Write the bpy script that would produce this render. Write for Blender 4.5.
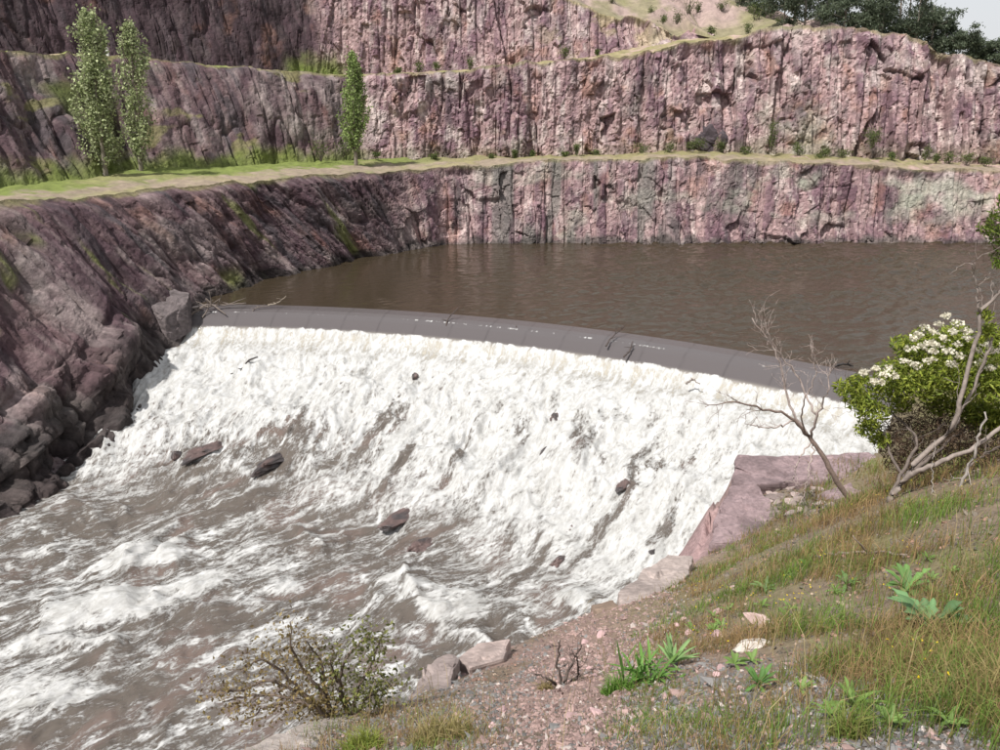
import bpy, bmesh, math, random
import numpy as np
from mathutils import Vector

# ------------------------------------------------------------------ camera, sky, sun, exposure
scene = bpy.context.scene
for o in list(bpy.data.objects):
    bpy.data.objects.remove(o)
COL = scene.collection
FPX, PITCH, EYE = 770.0, math.atan(275 / 770.0), 16.0
cd = bpy.data.cameras.new('camera'); cam = bpy.data.objects.new('camera', cd); COL.objects.link(cam)
cam.location = (0, 0, EYE); cam.rotation_euler = (math.pi / 2 - PITCH, 0, 0)
cd.sensor_width = 36.0; cd.lens = 36.0 * FPX / 1000.0; cd.clip_start = 0.05; cd.clip_end = 5000
scene.camera = cam
SUN_EL, SUN_AZ = math.radians(56), math.radians(226)      # azimuth measured clockwise from +Y: behind the viewer, to the left
world = bpy.data.worlds.new('World'); scene.world = world; world.use_nodes = True
wn = world.node_tree; wn.nodes.clear()
wo = wn.nodes.new('ShaderNodeOutputWorld'); bg = wn.nodes.new('ShaderNodeBackground')
sky = wn.nodes.new('ShaderNodeTexSky'); sky.sky_type = 'NISHITA'; sky.sun_disc = False
sky.sun_elevation = SUN_EL; sky.sun_rotation = SUN_AZ
sky.air_density = 1.0; sky.dust_density = 3.0; sky.ozone_density = 1.0
# thin bright cloud over the whole sky
wtc = wn.nodes.new('ShaderNodeTexCoord'); wno = wn.nodes.new('ShaderNodeTexNoise')
wno.inputs['Scale'].default_value = 2.2; wno.inputs['Detail'].default_value = 6
wr = wn.nodes.new('ShaderNodeMapRange'); wr.inputs[1].default_value = 0.3; wr.inputs[2].default_value = 0.7
wr.inputs[3].default_value = 0.78; wr.inputs[4].default_value = 0.95
wmx = wn.nodes.new('ShaderNodeMix'); wmx.data_type = 'RGBA'
wn.links.new(wtc.outputs['Generated'], wno.inputs['Vector']); wn.links.new(wno.outputs['Fac'], wr.inputs[0])
wn.links.new(wr.outputs[0], wmx.inputs['Factor']); wn.links.new(sky.outputs[0], wmx.inputs[6])
wmx.inputs[7].default_value = (6.3, 6.4, 6.6, 1)
wn.links.new(wmx.outputs[2], bg.inputs['Color']); bg.inputs['Strength'].default_value = 0.105
wn.links.new(bg.outputs[0], wo.inputs[0])
sd = bpy.data.lights.new('sun', 'SUN'); sun = bpy.data.objects.new('sun', sd); COL.objects.link(sun)
sd.energy = 5.0; sd.angle = math.radians(2.0); sd.color = (1.0, 0.965, 0.92)
sdir = Vector((math.sin(SUN_AZ) * math.cos(SUN_EL), math.cos(SUN_AZ) * math.cos(SUN_EL), math.sin(SUN_EL)))
sun.rotation_euler = sdir.to_track_quat('Z', 'Y').to_euler(); sun.location = (-30, -40, 80)
scene.view_settings.view_transform = 'Standard'; scene.view_settings.look = 'None'
scene.view_settings.exposure = 0.3; scene.view_settings.gamma = 1.0; scene.view_settings.use_curve_mapping = False
scene.render.engine = 'CYCLES'

# ------------------------------------------------------------------ helpers
CP, SP = math.cos(PITCH), math.sin(PITCH)
def ray(px, py):
    a, b = (px - 500) / FPX, (375 - py) / FPX
    return np.array([a, CP + b * SP, -SP + b * CP])
def PZ(px, py, z): d = ray(px, py); return np.array([0, 0, EYE]) + d * (z - EYE) / d[2]
def PY(px, py, Y): d = ray(px, py); return np.array([0, 0, EYE]) + d * Y / d[1]

def h2(ix, iy, seed):
    with np.errstate(over='ignore'):
        x = ix.astype(np.int64).astype(np.uint32); y = iy.astype(np.int64).astype(np.uint32)
        h = x * np.uint32(374761393) + y * np.uint32(668265263) + np.uint32((seed * 2246822519 + 97) & 0xffffffff)
        h = (h ^ (h >> np.uint32(13))) * np.uint32(1274126177)
        h = (h ^ (h >> np.uint32(16))) * np.uint32(2654435761)
        h = h ^ (h >> np.uint32(15))
    return (h & np.uint32(0xffffff)).astype(np.float64) / 16777215.0
def noise(x, y, seed=0):
    x, y = np.broadcast_arrays(np.asarray(x, float), np.asarray(y, float))
    x0, y0 = np.floor(x), np.floor(y); fx, fy = x - x0, y - y0
    u, w = fx * fx * fx * (fx * (fx * 6 - 15) + 10), fy * fy * fy * (fy * (fy * 6 - 15) + 10)
    a, b = h2(x0, y0, seed), h2(x0 + 1, y0, seed); c, d = h2(x0, y0 + 1, seed), h2(x0 + 1, y0 + 1, seed)
    return ((a + (b - a) * u) * (1 - w) + (c + (d - c) * u) * w) * 2 - 1
def fbm(x, y, seed=0, o=4, g=0.5):
    s, a, n = 0, 1.0, 0
    for k in range(o):
        s = s + a * noise(x * 1.0, y * 1.0, seed + k * 17); n += a; a *= g
        x, y = x * 1.9 + y * 0.55 + 3.1, y * 1.9 - x * 0.55 + 7.7
    return s / n
def afbm(x, y, seed=0, o=4, g=0.5):                     # no rotation, keeps the stretch direction
    s, a, n = 0, 1.0, 0
    for k in range(o):
        s = s + a * noise(x * 2.03 ** k + 5.3 * k, y * 2.03 ** k + 1.7 * k, seed + k * 17); n += a; a *= g
    return s / n
def voro(x, y, seed=0):
    x, y = np.broadcast_arrays(np.asarray(x, float), np.asarray(y, float))
    x0, y0 = np.floor(x), np.floor(y)
    f1 = np.full(x.shape, 9.0); f2 = f1.copy(); r = np.zeros(x.shape); dx1 = r.copy(); dy1 = r.copy()
    cx1 = r.copy(); cy1 = r.copy()
    for i in (-1, 0, 1):
        for j in (-1, 0, 1):
            cx, cy = x0 + i, y0 + j
            ox = x - (cx + 0.5 + 0.9 * (h2(cx, cy, seed) - 0.5)); oy = y - (cy + 0.5 + 0.9 * (h2(cx, cy, seed + 1) - 0.5))
            d = np.sqrt(ox * ox + oy * oy); m = d < f1
            f2 = np.where(m, f1, np.minimum(f2, d)); f1 = np.where(m, d, f1)
            dx1 = np.where(m, ox, dx1); dy1 = np.where(m, oy, dy1); cx1 = np.where(m, cx, cx1); cy1 = np.where(m, cy, cy1)
    return f1, f2, h2(cx1, cy1, seed + 5), h2(cx1, cy1, seed + 6), h2(cx1, cy1, seed + 7), dx1, dy1
def facet(x, y, seed, tilt=1.2, crack=0.25):
    f1, f2, a, b, c, dx, dy = voro(x, y, seed)
    return (a - 0.5) + tilt * ((b - 0.5) * dx + (c - 0.5) * dy) - crack * np.exp(-(f2 - f1) * 11), a
def cfacet(x, y, seed, tilt=1.0, s=1.3):
    """continuous creased surface: the highest of tilted, slightly domed plates"""
    x, y = np.broadcast_arrays(np.asarray(x, float), np.asarray(y, float)); x0, y0 = np.floor(x), np.floor(y); best = np.full(x.shape, -9.0); a = np.zeros(x.shape)
    for i in (-1, 0, 1):
        for j in (-1, 0, 1):
            cx, cy = x0 + i, y0 + j; ox = x - (cx + 0.5 + 0.8 * (h2(cx, cy, seed) - 0.5)); oy = y - (cy + 0.5 + 0.8 * (h2(cx, cy, seed + 1) - 0.5)); r = h2(cx, cy, seed + 5)
            v = 0.7 * r + tilt * ((h2(cx, cy, seed + 6) - 0.5) * ox + (h2(cx, cy, seed + 7) - 0.5) * oy) - s * (ox * ox + oy * oy); m = v > best; best = np.where(m, v, best); a = np.where(m, r, a)
    return best - 0.2, a
def sstep(a, b, x): t = np.clip((x - a) / (b - a), 0, 1); return t * t * (3 - 2 * t)
def lerp(a, b, t): return a + (b - a) * t
def cmix(c, col, t): return c + (np.asarray(col, float) - c) * t[..., None]

def tag(o, label=None, cat=None, group=None, kind=None):
    if label: o['label'] = label
    if cat: o['category'] = cat
    if group: o['group'] = group
    if kind: o['kind'] = kind
    return o
def empty(name, loc, label=None, cat=None, group=None):
    o = bpy.data.objects.new(name, None); COL.objects.link(o); o.location = tuple(loc); o.empty_display_size = 0.1
    return tag(o, label, cat, group)
def mesh_obj(name, V, Fc, mat, parent=None, col=None, smooth=False, attrs=None, loc=None):
    """V (n,3); Fc (m,3|4) int array, or list of such arrays.  With a parent at some place V stays in world space."""
    V = np.asarray(V, float)
    if loc is not None: V = V - np.asarray(loc, float)
    elif parent is not None: V = V - np.array(parent_world(parent))
    me = bpy.data.meshes.new(name)
    fl = Fc if isinstance(Fc, list) else [Fc]
    fl = [np.asarray(f, np.int32) for f in fl if len(f)]
    loops = np.concatenate([f.ravel() for f in fl]); tot = np.concatenate([np.full(len(f), f.shape[1], np.int32) for f in fl])
    me.vertices.add(len(V)); me.vertices.foreach_set('co', V.astype(np.float32).ravel())
    me.loops.add(len(loops)); me.loops.foreach_set('vertex_index', loops)
    me.polygons.add(len(tot)); me.polygons.foreach_set('loop_start', np.concatenate([[0], np.cumsum(tot)[:-1]]).astype(np.int32))
    me.polygons.foreach_set('use_smooth', np.full(len(tot), smooth))
    if col is not None:
        ca = me.color_attributes.new('Col', 'FLOAT_COLOR', 'POINT')
        c4 = np.ones((len(V), 4), np.float32); c4[:, :3] = np.broadcast_to(col, (len(V), 3)); ca.data.foreach_set('color', c4.ravel())
    for k, a in (attrs or {}).items():
        if a.ndim == 1:
            at = me.attributes.new(k, 'FLOAT', 'POINT'); at.data.foreach_set('value', a.astype(np.float32))
        else:
            at = me.attributes.new(k, 'FLOAT_VECTOR', 'POINT'); at.data.foreach_set('vector', a.astype(np.float32).ravel())
    me.update(calc_edges=True); me.validate()
    me.materials.append(mat)
    o = bpy.data.objects.new(name, me); COL.objects.link(o)
    if loc is not None: o.location = tuple(loc)
    if parent is not None: o.parent = parent
    return o
def parent_world(p):
    l = np.array(p.location)
    while p.parent is not None: p = p.parent; l = l + np.array(p.location)
    return l
def gridfaces(n, m, keep=None):
    i = np.arange(n * m).reshape(n, m)
    f = np.stack([i[:-1, :-1], i[1:, :-1], i[1:, 1:], i[:-1, 1:]], -1).reshape(-1, 4)
    if keep is not None:
        k = keep.reshape(n, m); k = (k[:-1, :-1] & k[1:, :-1] & k[1:, 1:] & k[:-1, 1:]).ravel(); f = f[k]
    return f
def compact(V, F, *arrs):
    u, inv = np.unique(F, return_inverse=True)
    return (V[u], inv.reshape(F.shape)) + tuple(a[u] for a in arrs)
def tubes(paths, sides=6):
    """paths: list of (points (k,3), radii (k,)) -> V, F of tapered tubes"""
    VV, FF, n0 = [], [], 0
    an = np.arange(sides) * 2 * math.pi / sides
    for pts, rad in paths:
        pts = np.asarray(pts, float); rad = np.asarray(rad, float); k = len(pts)
        t = np.gradient(pts, axis=0); t /= np.linalg.norm(t, axis=1)[:, None] + 1e-9
        ref = np.where(np.abs(t[:, 2:3]) > 0.9, np.array([[1.0, 0, 0]]), np.array([[0, 0, 1.0]]))
        u = np.cross(t, ref); u /= np.linalg.norm(u, axis=1)[:, None] + 1e-9; w = np.cross(t, u)
        ring = pts[:, None] + rad[:, None, None] * (np.cos(an)[None, :, None] * u[:, None] + np.sin(an)[None, :, None] * w[:, None])
        VV.append(ring.reshape(-1, 3))
        i = np.arange(k * sides).reshape(k, sides) + n0
        FF.append(np.stack([i[:-1], np.roll(i[:-1], -1, 1), np.roll(i[1:], -1, 1), i[1:]], -1).reshape(-1, 4)); n0 += k * sides
        VV.append(pts[[0, -1]]); a, b = n0, n0 + 1; n0 += 2
        FF.append(np.stack([np.roll(i[0], -1), i[0], np.full(sides, a), np.full(sides, a)], -1)[:, [0, 1, 2, 2]])
        FF.append(np.stack([i[-1], np.roll(i[-1], -1), np.full(sides, b), np.full(sides, b)], -1)[:, [0, 1, 2, 2]])
    V = np.concatenate(VV); F = np.concatenate(FF); tri = F[:, 2] == F[:, 3]
    return V, [F[~tri], F[tri][:, :3]]
def smooth_path(p, n=24):
    p = np.asarray(p, float); k = len(p)
    if k < 3: return np.stack([np.interp(np.linspace(0, k - 1, n), np.arange(k), p[:, i]) for i in range(p.shape[1])], 1)
    q = np.vstack([2 * p[0] - p[1], p, 2 * p[-1] - p[-2]]); out = []
    for t in np.linspace(0, k - 1 - 1e-6, n):
        i = int(t); f = t - i; a, b, c, d = q[i], q[i + 1], q[i + 2], q[i + 3]
        out.append(0.5 * (2 * b + (c - a) * f + (2 * a - 5 * b + 4 * c - d) * f * f + (3 * b - a - 3 * c + d) * f ** 3))
    return np.array(out)
def leaves(rng, pts, size, aspect=0.5, up=0.0, dirs=None):
    """two-triangle folded leaves at pts; returns V, F (tris), index of leaf per vertex"""
    n = len(pts); d = rng.normal(size=(n, 3)) if dirs is None else dirs + rng.normal(size=(n, 3)) * 0.45
    d[:, 2] += up; d /= np.linalg.norm(d, axis=1)[:, None]
    s = np.cross(d, rng.normal(size=(n, 3))); s /= np.linalg.norm(s, axis=1)[:, None] + 1e-9
    nn = np.cross(d, s); L = size * rng.uniform(0.6, 1.35, (n, 1))
    a = pts - d * L * 0.5; b = pts + d * L * 0.5; m = pts + nn * L * 0.10
    l = m + s * L * aspect * 0.5; r = m - s * L * aspect * 0.5
    V = np.stack([a, l, b, r], 1).reshape(-1, 3); i = np.arange(n)[:, None] * 4
    F = np.concatenate([i + [0, 1, 2], i + [0, 2, 3]]); return V, F, np.repeat(np.arange(n), 4)

# ------------------------------------------------------------------ materials
def nmat(name):
    m = bpy.data.materials.new(name); m.use_nodes = True; t = m.node_tree; t.nodes.clear()
    out = t.nodes.new('ShaderNodeOutputMaterial'); b = t.nodes.new('ShaderNodeBsdfPrincipled'); t.links.new(b.outputs[0], out.inputs[0])
    return m, t, b, out
def N(t, kind, **k):
    n = t.nodes.new(kind)
    for a, v in k.items():
        if a in n.inputs: n.inputs[a].default_value = v
        else: setattr(n, a, v)
    return n
def mathn(t, op, a, b=None, clamp=False):
    n = t.nodes.new('ShaderNodeMath'); n.operation = op; n.use_clamp = clamp
    for i, s in enumerate((a, b)):
        if s is None: continue
        if isinstance(s, (int, float)): n.inputs[i].default_value = s
        else: t.links.new(s, n.inputs[i])
    return n.outputs[0]
def attr_mat(name, rough=0.85, scale=3.0, var=0.5, bump=0.4, bdist=0.05, detail=8, spec=0.3, trans=0.0, stretch=None):
    """colour attribute times procedural mottling, noise relief"""
    m, t, b, out = nmat(name)
    at = N(t, 'ShaderNodeAttribute', attribute_name='Col'); tc = N(t, 'ShaderNodeTexCoord')
    vec = tc.outputs['Object']
    if stretch:
        mp = N(t, 'ShaderNodeMapping'); mp.inputs['Scale'].default_value = stretch; t.links.new(vec, mp.inputs[0]); vec = mp.outputs[0]
    no = N(t, 'ShaderNodeTexNoise', Scale=scale, Detail=float(detail), Roughness=0.65); t.links.new(vec, no.inputs['Vector'])
    mr = N(t, 'ShaderNodeMapRange'); mr.inputs[1].default_value = 0.25; mr.inputs[2].default_value = 0.75
    mr.inputs[3].default_value = 1 - var; mr.inputs[4].default_value = 1 + var; t.links.new(no.outputs['Fac'], mr.inputs[0])
    mx = N(t, 'ShaderNodeMix', data_type='RGBA', blend_type='MULTIPLY'); mx.inputs['Factor'].default_value = 1
    t.links.new(at.outputs['Color'], mx.inputs[6]); t.links.new(mr.outputs[0], mx.inputs[7])
    t.links.new(mx.outputs[2], b.inputs['Base Color']); b.inputs['Roughness'].default_value = rough; b.inputs['Specular IOR Level'].default_value = spec
    if bump:
        no2 = N(t, 'ShaderNodeTexNoise', Scale=scale * 2.3, Detail=8.0, Roughness=0.7); t.links.new(vec, no2.inputs['Vector'])
        bp = N(t, 'ShaderNodeBump', Strength=bump, Distance=bdist); t.links.new(no2.outputs['Fac'], bp.inputs['Height']); t.links.new(bp.outputs[0], b.inputs['Normal'])
    if trans:
        tr = N(t, 'ShaderNodeBsdfTranslucent'); t.links.new(mx.outputs[2], tr.inputs['Color'])
        ms = N(t, 'ShaderNodeMixShader'); ms.inputs[0].default_value = trans
        t.links.new(b.outputs[0], ms.inputs[1]); t.links.new(tr.outputs[0], ms.inputs[2]); t.links.new(ms.outputs[0], out.inputs[0])
    return m
M_ROCK = attr_mat('rock_face', 0.9, 2.6, 0.5, 0.85, 0.15)
M_BENCH = attr_mat('bench_ground', 0.95, 1.2, 0.35, 0.5, 0.15)
M_BANK = attr_mat('bank_soil', 0.95, 9.0, 0.5, 0.7, 0.03)
M_STONE = attr_mat('loose_stone', 0.85, 14.0, 0.25, 0.4, 0.01)
M_SLAB = attr_mat('slab_stone', 0.88, 9.0, 0.42, 0.8, 0.04)
M_WET = attr_mat('wet_rock', 0.35, 2.5, 0.5, 0.6, 0.1, spec=0.5)
M_LEAF = attr_mat('leaves', 0.6, 2.0, 0.2, 0, trans=0.35, detail=2)
M_GRASS = attr_mat('grass_blades', 0.7, 2.0, 0.25, 0, trans=0.3, detail=2)
M_BARK = attr_mat('bark', 0.9, 18.0, 0.4, 0.5, 0.01)
M_CONC = attr_mat('weathered_concrete', 0.85, 1.5, 0.3, 0.3, 0.03)
M_PAINT = attr_mat('white_paint', 0.6, 4.0, 0.1, 0)

# ------------------------------------------------------------------ weir arc
crest_px = [(185, 309), (225, 307), (330, 310), (450, 318), (560, 330), (650, 345), (730, 355), (830, 370)]
cp = np.array([PZ(a, b, 0)[:2] for a, b in crest_px])
A_ = np.c_[2 * cp, np.ones(len(cp))]; sol = np.linalg.lstsq(A_, (cp ** 2).sum(1), rcond=None)[0]
WC = sol[:2]; WR = math.sqrt(sol[2] + (WC ** 2).sum())
print('weir centre', WC, 'radius', WR)
def wv(x, y): return WR - np.hypot(x - WC[0], y - WC[1])                 # metres downstream of the crest
PROF_V = np.array([-3, -1.2, 0, 0.6, 1.2, 1.8, 2.2, 2.7, 3.4, 5.0, 8.0, 12.0, 16.0, 19.0, 22.0, 27.0, 35.0, 50.0, 80.0])
PROF_Z = np.array([0, 0, -0.03, -0.12, -0.33, -0.68, -1.0, -1.55, -1.95, -2.25, -3.05, -4.15, -5.25, -6.0, -6.5, -7.0, -7.6, -8.7, -10.5])
def zwater(v):
    return np.interp(v, PROF_V, PROF_Z)

# ------------------------------------------------------------------ quarry walls and benches
def stations(pts, n, sm=2.0):
    pts = np.asarray(pts, float); mid = pts[:, :3] * 0.5 + pts[:, 3:] * 0.5
    s = np.r_[0, np.cumsum(np.linalg.norm(np.diff(mid, axis=0), axis=1))]; t = np.linspace(0, s[-1], n)
    q = np.stack([np.interp(t, s, pts[:, i]) for i in range(6)], 1)
    k = int(sm / (t[1] - t[0])) * 2 + 1; ker = np.hanning(k + 2)[1:-1]; ker /= ker.sum()
    qp = np.pad(q, ((k // 2, k // 2), (0, 0)), mode='edge')
    return t, np.stack([np.convolve(qp[:, i], ker, 'valid') for i in range(6)], 1)
def wall(name, pts, n, nv, disp, colour, rim=0.6, sm=2.0, concave=0.0, shear=None):
    t, q = stations(pts, n, sm); b, tp = q[:, :3], q[:, 3:]
    v = np.linspace(0, 1, nv); S, Vv = np.meshgrid(t, v, indexing='ij')
    if shear is not None:
        S = np.clip(S - (shear(b) * (tp - b)[:, 2])[:, None] * Vv, t[0], t[-1]); q2 = np.stack([np.interp(S, t, q[:, i]) for i in range(6)], -1); B2, T2 = q2[..., :3], q2[..., 3:]
    else: B2, T2 = np.broadcast_to(b[:, None], S.shape + (3,)), np.broadcast_to(tp[:, None], S.shape + (3,))
    Pp = B2 * (1 - Vv)[..., None] + T2 * Vv[..., None]
    tang = np.gradient(b * 0.5 + tp * 0.5, axis=0); tang[:, 2] = 0
    nrm = np.cross(tang, tp - b); nrm /= np.linalg.norm(nrm, axis=1)[:, None]       # faces the pit
    H = Vv * (tp - b)[:, 2][:, None]
    d, aux = disp(S, H, Vv, Pp)
    fade = sstep(1.0, 0.90, Vv) * 0.75 + 0.25
    Pp = Pp + nrm[:, None] * ((d - concave * np.sin(Vv * math.pi)) * fade)[..., None]
    Pp[..., 2] += rim * sstep(0.6, 1, Vv) * (fbm(S / 2.5, S * 0, 41, 4) + 0.25 * aux[1])
    c = colour(S, H, Vv, Pp, aux)
    Fc = gridfaces(n, nv)
    o = mesh_obj(name, Pp.reshape(-1, 3), Fc, M_ROCK, col=c.reshape(-1, 3)); tag(o, kind='structure')
    return Pp[:, -1].copy(), t
def bench(name, front, back, rows, colour, amp=0.25, over=2.5):
    """ground strip from the rim of one wall (its own vertices) to the foot of the next"""
    n = len(front); back = np.asarray(back, float)
    s = np.r_[0, np.cumsum(np.linalg.norm(np.diff(front, axis=0), axis=1))]; s /= s[-1]
    sb = np.r_[0, np.cumsum(np.linalg.norm(np.diff(back, axis=0), axis=1))]
    # match along by x+y order of nearest projection
    bb = np.stack([np.interp(np.linspace(0, sb[-1], n * 2), sb, back[:, i]) for i in range(3)], 1)
    idx = np.array([np.argmin(((bb[:, :2] - f[:2]) ** 2).sum(1)) for f in front]); idx = np.maximum.accumulate(idx)
    k = 41; ker = np.hanning(k + 2)[1:-1]; ker /= ker.sum(); bk = bb[idx]
    bk = np.stack([np.convolve(np.pad(bk[:, i], (k // 2, k // 2), mode='edge'), ker, 'valid') for i in range(3)], 1)
    dirn = bk - front; ln = np.linalg.norm(dirn[:, :2], axis=1)[:, None] + 1e-6; bk = bk + dirn / ln * over
    u = np.linspace(0, 1, rows) ** 1.2; Pp = front[:, None] * (1 - u)[None, :, None] + bk[:, None] * u[None, :, None]
    base_z = front[:, 2].copy(); k2 = 61; ker = np.hanning(k2 + 2)[1:-1]; ker /= ker.sum()
    fz = np.convolve(np.pad(base_z, (k2 // 2, k2 // 2), mode='edge'), ker, 'valid')
    Pp[..., 2] += ((fz - base_z)[:, None] * (1 - u)[None, :]) * sstep(0, 0.12, u)[None, :]
    Pp[..., 2] += amp * fbm(Pp[..., 0] / 1.5, Pp[..., 1] / 1.5, 77, 4) * sstep(0, 0.1, u)[None, :]
    c = colour(Pp, np.broadcast_to(u, Pp.shape[:2]))
    o = mesh_obj(name, Pp.reshape(-1, 3), gridfaces(n, rows), M_BENCH, col=c.reshape(-1, 3), smooth=True); return tag(o, kind='structure')

PINK = np.array([0.335, 0.228, 0.225]); PURP = np.array([0.135, 0.080, 0.096]); PALE = np.array([0.60, 0.52, 0.48])
DARK = np.array([0.055, 0.045, 0.050]); RUST = np.array([0.26, 0.125, 0.075]); GREY = np.array([0.30, 0.285, 0.26])
LICH = np.array([0.30, 0.31, 0.25]); GRN = np.array([0.12, 0.155, 0.03]); OLIVE = np.array([0.16, 0.15, 0.06]); STRAW = np.array([0.34, 0.29, 0.16])
BROWNROCK = np.array([0.170, 0.106, 0.112])

def disp_columns(S, H, V, Pp, seed=0, amp=1.0):
    sw = S + 0.16 * noise(H * 0.3, S * 0.12, seed + 3) + 0.05 * H * noise(S / 14, S * 0, seed + 4)
    c0, a0 = facet(sw / 3.4, H / 45, seed + 61, 0.9, 0.25)
    c1, a1 = facet(sw / 1.25, H / 30, seed + 11, 0.9, 0.55)
    c2, a2 = facet(sw / 0.85 + 0.5 * a1, H / (1.5 + 0.9 * a1) + 3 * a1, seed + 23, 0.8, 0.22)
    c3, a3 = facet(sw / 0.36, H / 0.42 + 2 * a2, seed + 37, 1.0, 0.22)
    big = fbm(S / 10, H / 14, seed + 5, 2); zone = 0.55 + 0.75 * sstep(-0.35, 0.4, noise(S / 8, H / 14, seed + 73))
    chunk, _ = facet(S / 2.4 + 0.2 * noise(H, S, seed), H / 2.6, seed + 81, 1.1, 0.15); brk = sstep(0.05, 0.35, noise(S / 5, H / 4, seed + 83))
    d = amp * (1.2 * big + zone * (0.9 * c0 + 0.72 * c1) + 0.46 * c2 + 0.17 * c3 + 1.5 * chunk * brk + 0.05 * fbm(S / 0.4, H / 0.5, seed + 6, 3))
    return d, (a1, a2 - 0.5, a3, d)
def disp_slabs(S, H, V, Pp, seed=50, amp=1.0, dip=0.42):
    sw = S + H * dip
    sw = sw + 0.25 * fbm(S / 4, H / 4, seed + 8, 2)
    c1, a1 = cfacet(sw / 2.4, H / 8, seed + 11, 2.2, 0.7)
    c2, a2 = cfacet(sw / 0.95, H / 2.8, seed + 23, 2.4, 0.7)
    c3, a3 = cfacet(sw / 0.42, H / 1.0, seed + 37, 2.4, 0.7)
    big = fbm(S / 8, H / 8, seed + 5, 3); crk = np.abs(noise(sw / 1.3, H / 9, seed + 41)); crk2 = np.abs(noise(sw / 0.5, H / 3, seed + 43))
    d = amp * (1.2 * big + 0.95 * c1 + 0.42 * c2 + 0.22 * c3 - 0.45 * np.exp(-crk * 16) - 0.18 * np.exp(-crk2 * 14) + 0.08 * fbm(S / 0.35, H / 0.35, seed + 6, 3, 0.65))
    return d, (a1, a2 - 0.5, a3, d)
def rock_colour(S, H, aux, seed, pink, purp, dark=0.2, pale=0.25, lich=0.15, rust=0.12, dip=0.0):
    a1, a2, a3, d = aux; sw = S + H * dip
    c = np.broadcast_to(pink, S.shape + (3,)).copy()
    c = cmix(c, purp, sstep(0.25, 0.8, 0.5 * a1 + 0.5 * (a2 + 0.5) + 0.35 * fbm(sw / 3, H / 7, seed, 3)))
    c = cmix(c, PALE, pale * 1.6 * sstep(0.1, 0.55, afbm(sw / 1.2, H / 3.0, seed + 1, 5, 0.65)))
    c = cmix(c, PALE * 0.9, 0.6 * pale * sstep(0.75, 0.95, a3))
    c = cmix(c, RUST, rust * 3 * sstep(0.2, 0.6, fbm(sw / 2.2, H / 2.6, seed + 2, 4)))
    c = cmix(c, LICH, lich * 3 * sstep(0.15, 0.55, fbm(S / 5, H / 3, seed + 3, 5, 0.6)))
    c = cmix(c, DARK, dark * 2.2 * sstep(0.15, 0.5, afbm(sw / 1.6, H / 5, seed + 4, 4, 0.6)))
    c = cmix(c, np.asarray(purp) * 0.6, 0.55 * sstep(0.1, 0.5, afbm(sw / 0.7, H / 14, seed + 6, 4, 0.6)) * sstep(-0.3, 0.3, noise(S / 6, H / 9, seed + 7)))     # run-off stains
    c = cmix(c, PALE * 0.95, 1.5 * pale * sstep(0.05, 0.45, fbm(S / 6, H / 5, seed + 8, 4, 0.6)) * sstep(0.35, 0.8, a1))
    c *= (0.78 + 0.44 * a3)[..., None]
    return c

# ---- lower wall: beside the cascade, round the pool
lowA = [(-36, 18, -11, -44, 14, 10), (-33, 30, -9.5, -40, 30, 9.8), (-28.3, 39, -8.2, -37.5, 42, 9.5), (-27.2, 42, -7.2, -36.2, 47, 9.4),
        (-26.2, 45.4, -6.4, -35.2, 50.5, 9.3), (-25.4, 51, -4.6, -34.2, 54.5, 9.2), (-25.9, 55, -3, -33.2, 58, 9.0), (-25.6, 59.5, -2, -32.2, 61.2, 8.9),
        (-24.9, 63.7, -1.5, -31, 65, 8.85), (-23.6, 67.4, -1.2, -28.8, 68.6, 8.8), (-18.3, 77.5, -1.2, -22.6, 77, 8.75), (-13.3, 83, -1.2, -17.4, 82.6, 8.6),
        (-9.4, 87.2, -1.2, -12.0, 88.2, 8.6), (-6.5, 90.0, -1.2, -7.3, 92, 8.7), (2.4, 90.4, -1.2, 2.4, 92.9, 9.1), (11.7, 90.5, -1.2, 11.7, 93.4, 9.55),
        (23.5, 90.6, -1.2, 23.5, 93.6, 9.65), (41.2, 91.0, -1.2, 41.2, 93.6, 8.85), (59.5, 91.6, -1.2, 59.5, 94.2, 8.0), (110, 94, -1.2, 110, 96, 8)]
def dispA(S, H, V, Pp):
    x = Pp[..., 0]; f = sstep(-16, -5, x)
    d1, x1 = disp_slabs(S, H, V, Pp); d2, x2 = disp_columns(S, H, V, Pp, 3, 0.62)
    rough = sstep(57, 49, Pp[..., 1]) * sstep(0.5, 0.25, V + 0.12 * noise(S / 4, H / 4, 431))           # broken ledges by the cascade
    r1, _ = cfacet(S / 3.0 + 0.3 * H / 3, H / 1.3, 401, 2.6, 0.6); r2, _ = cfacet(S / 1.1 - 0.4 * H, H / 0.6, 411, 2.4, 0.6)
    d1 = d1 + rough * (1.5 * r1 + 0.65 * r2 - 0.1)
    return lerp(d1, d2, f), tuple(lerp(a, b, f) for a, b in zip(x1, x2))
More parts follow.
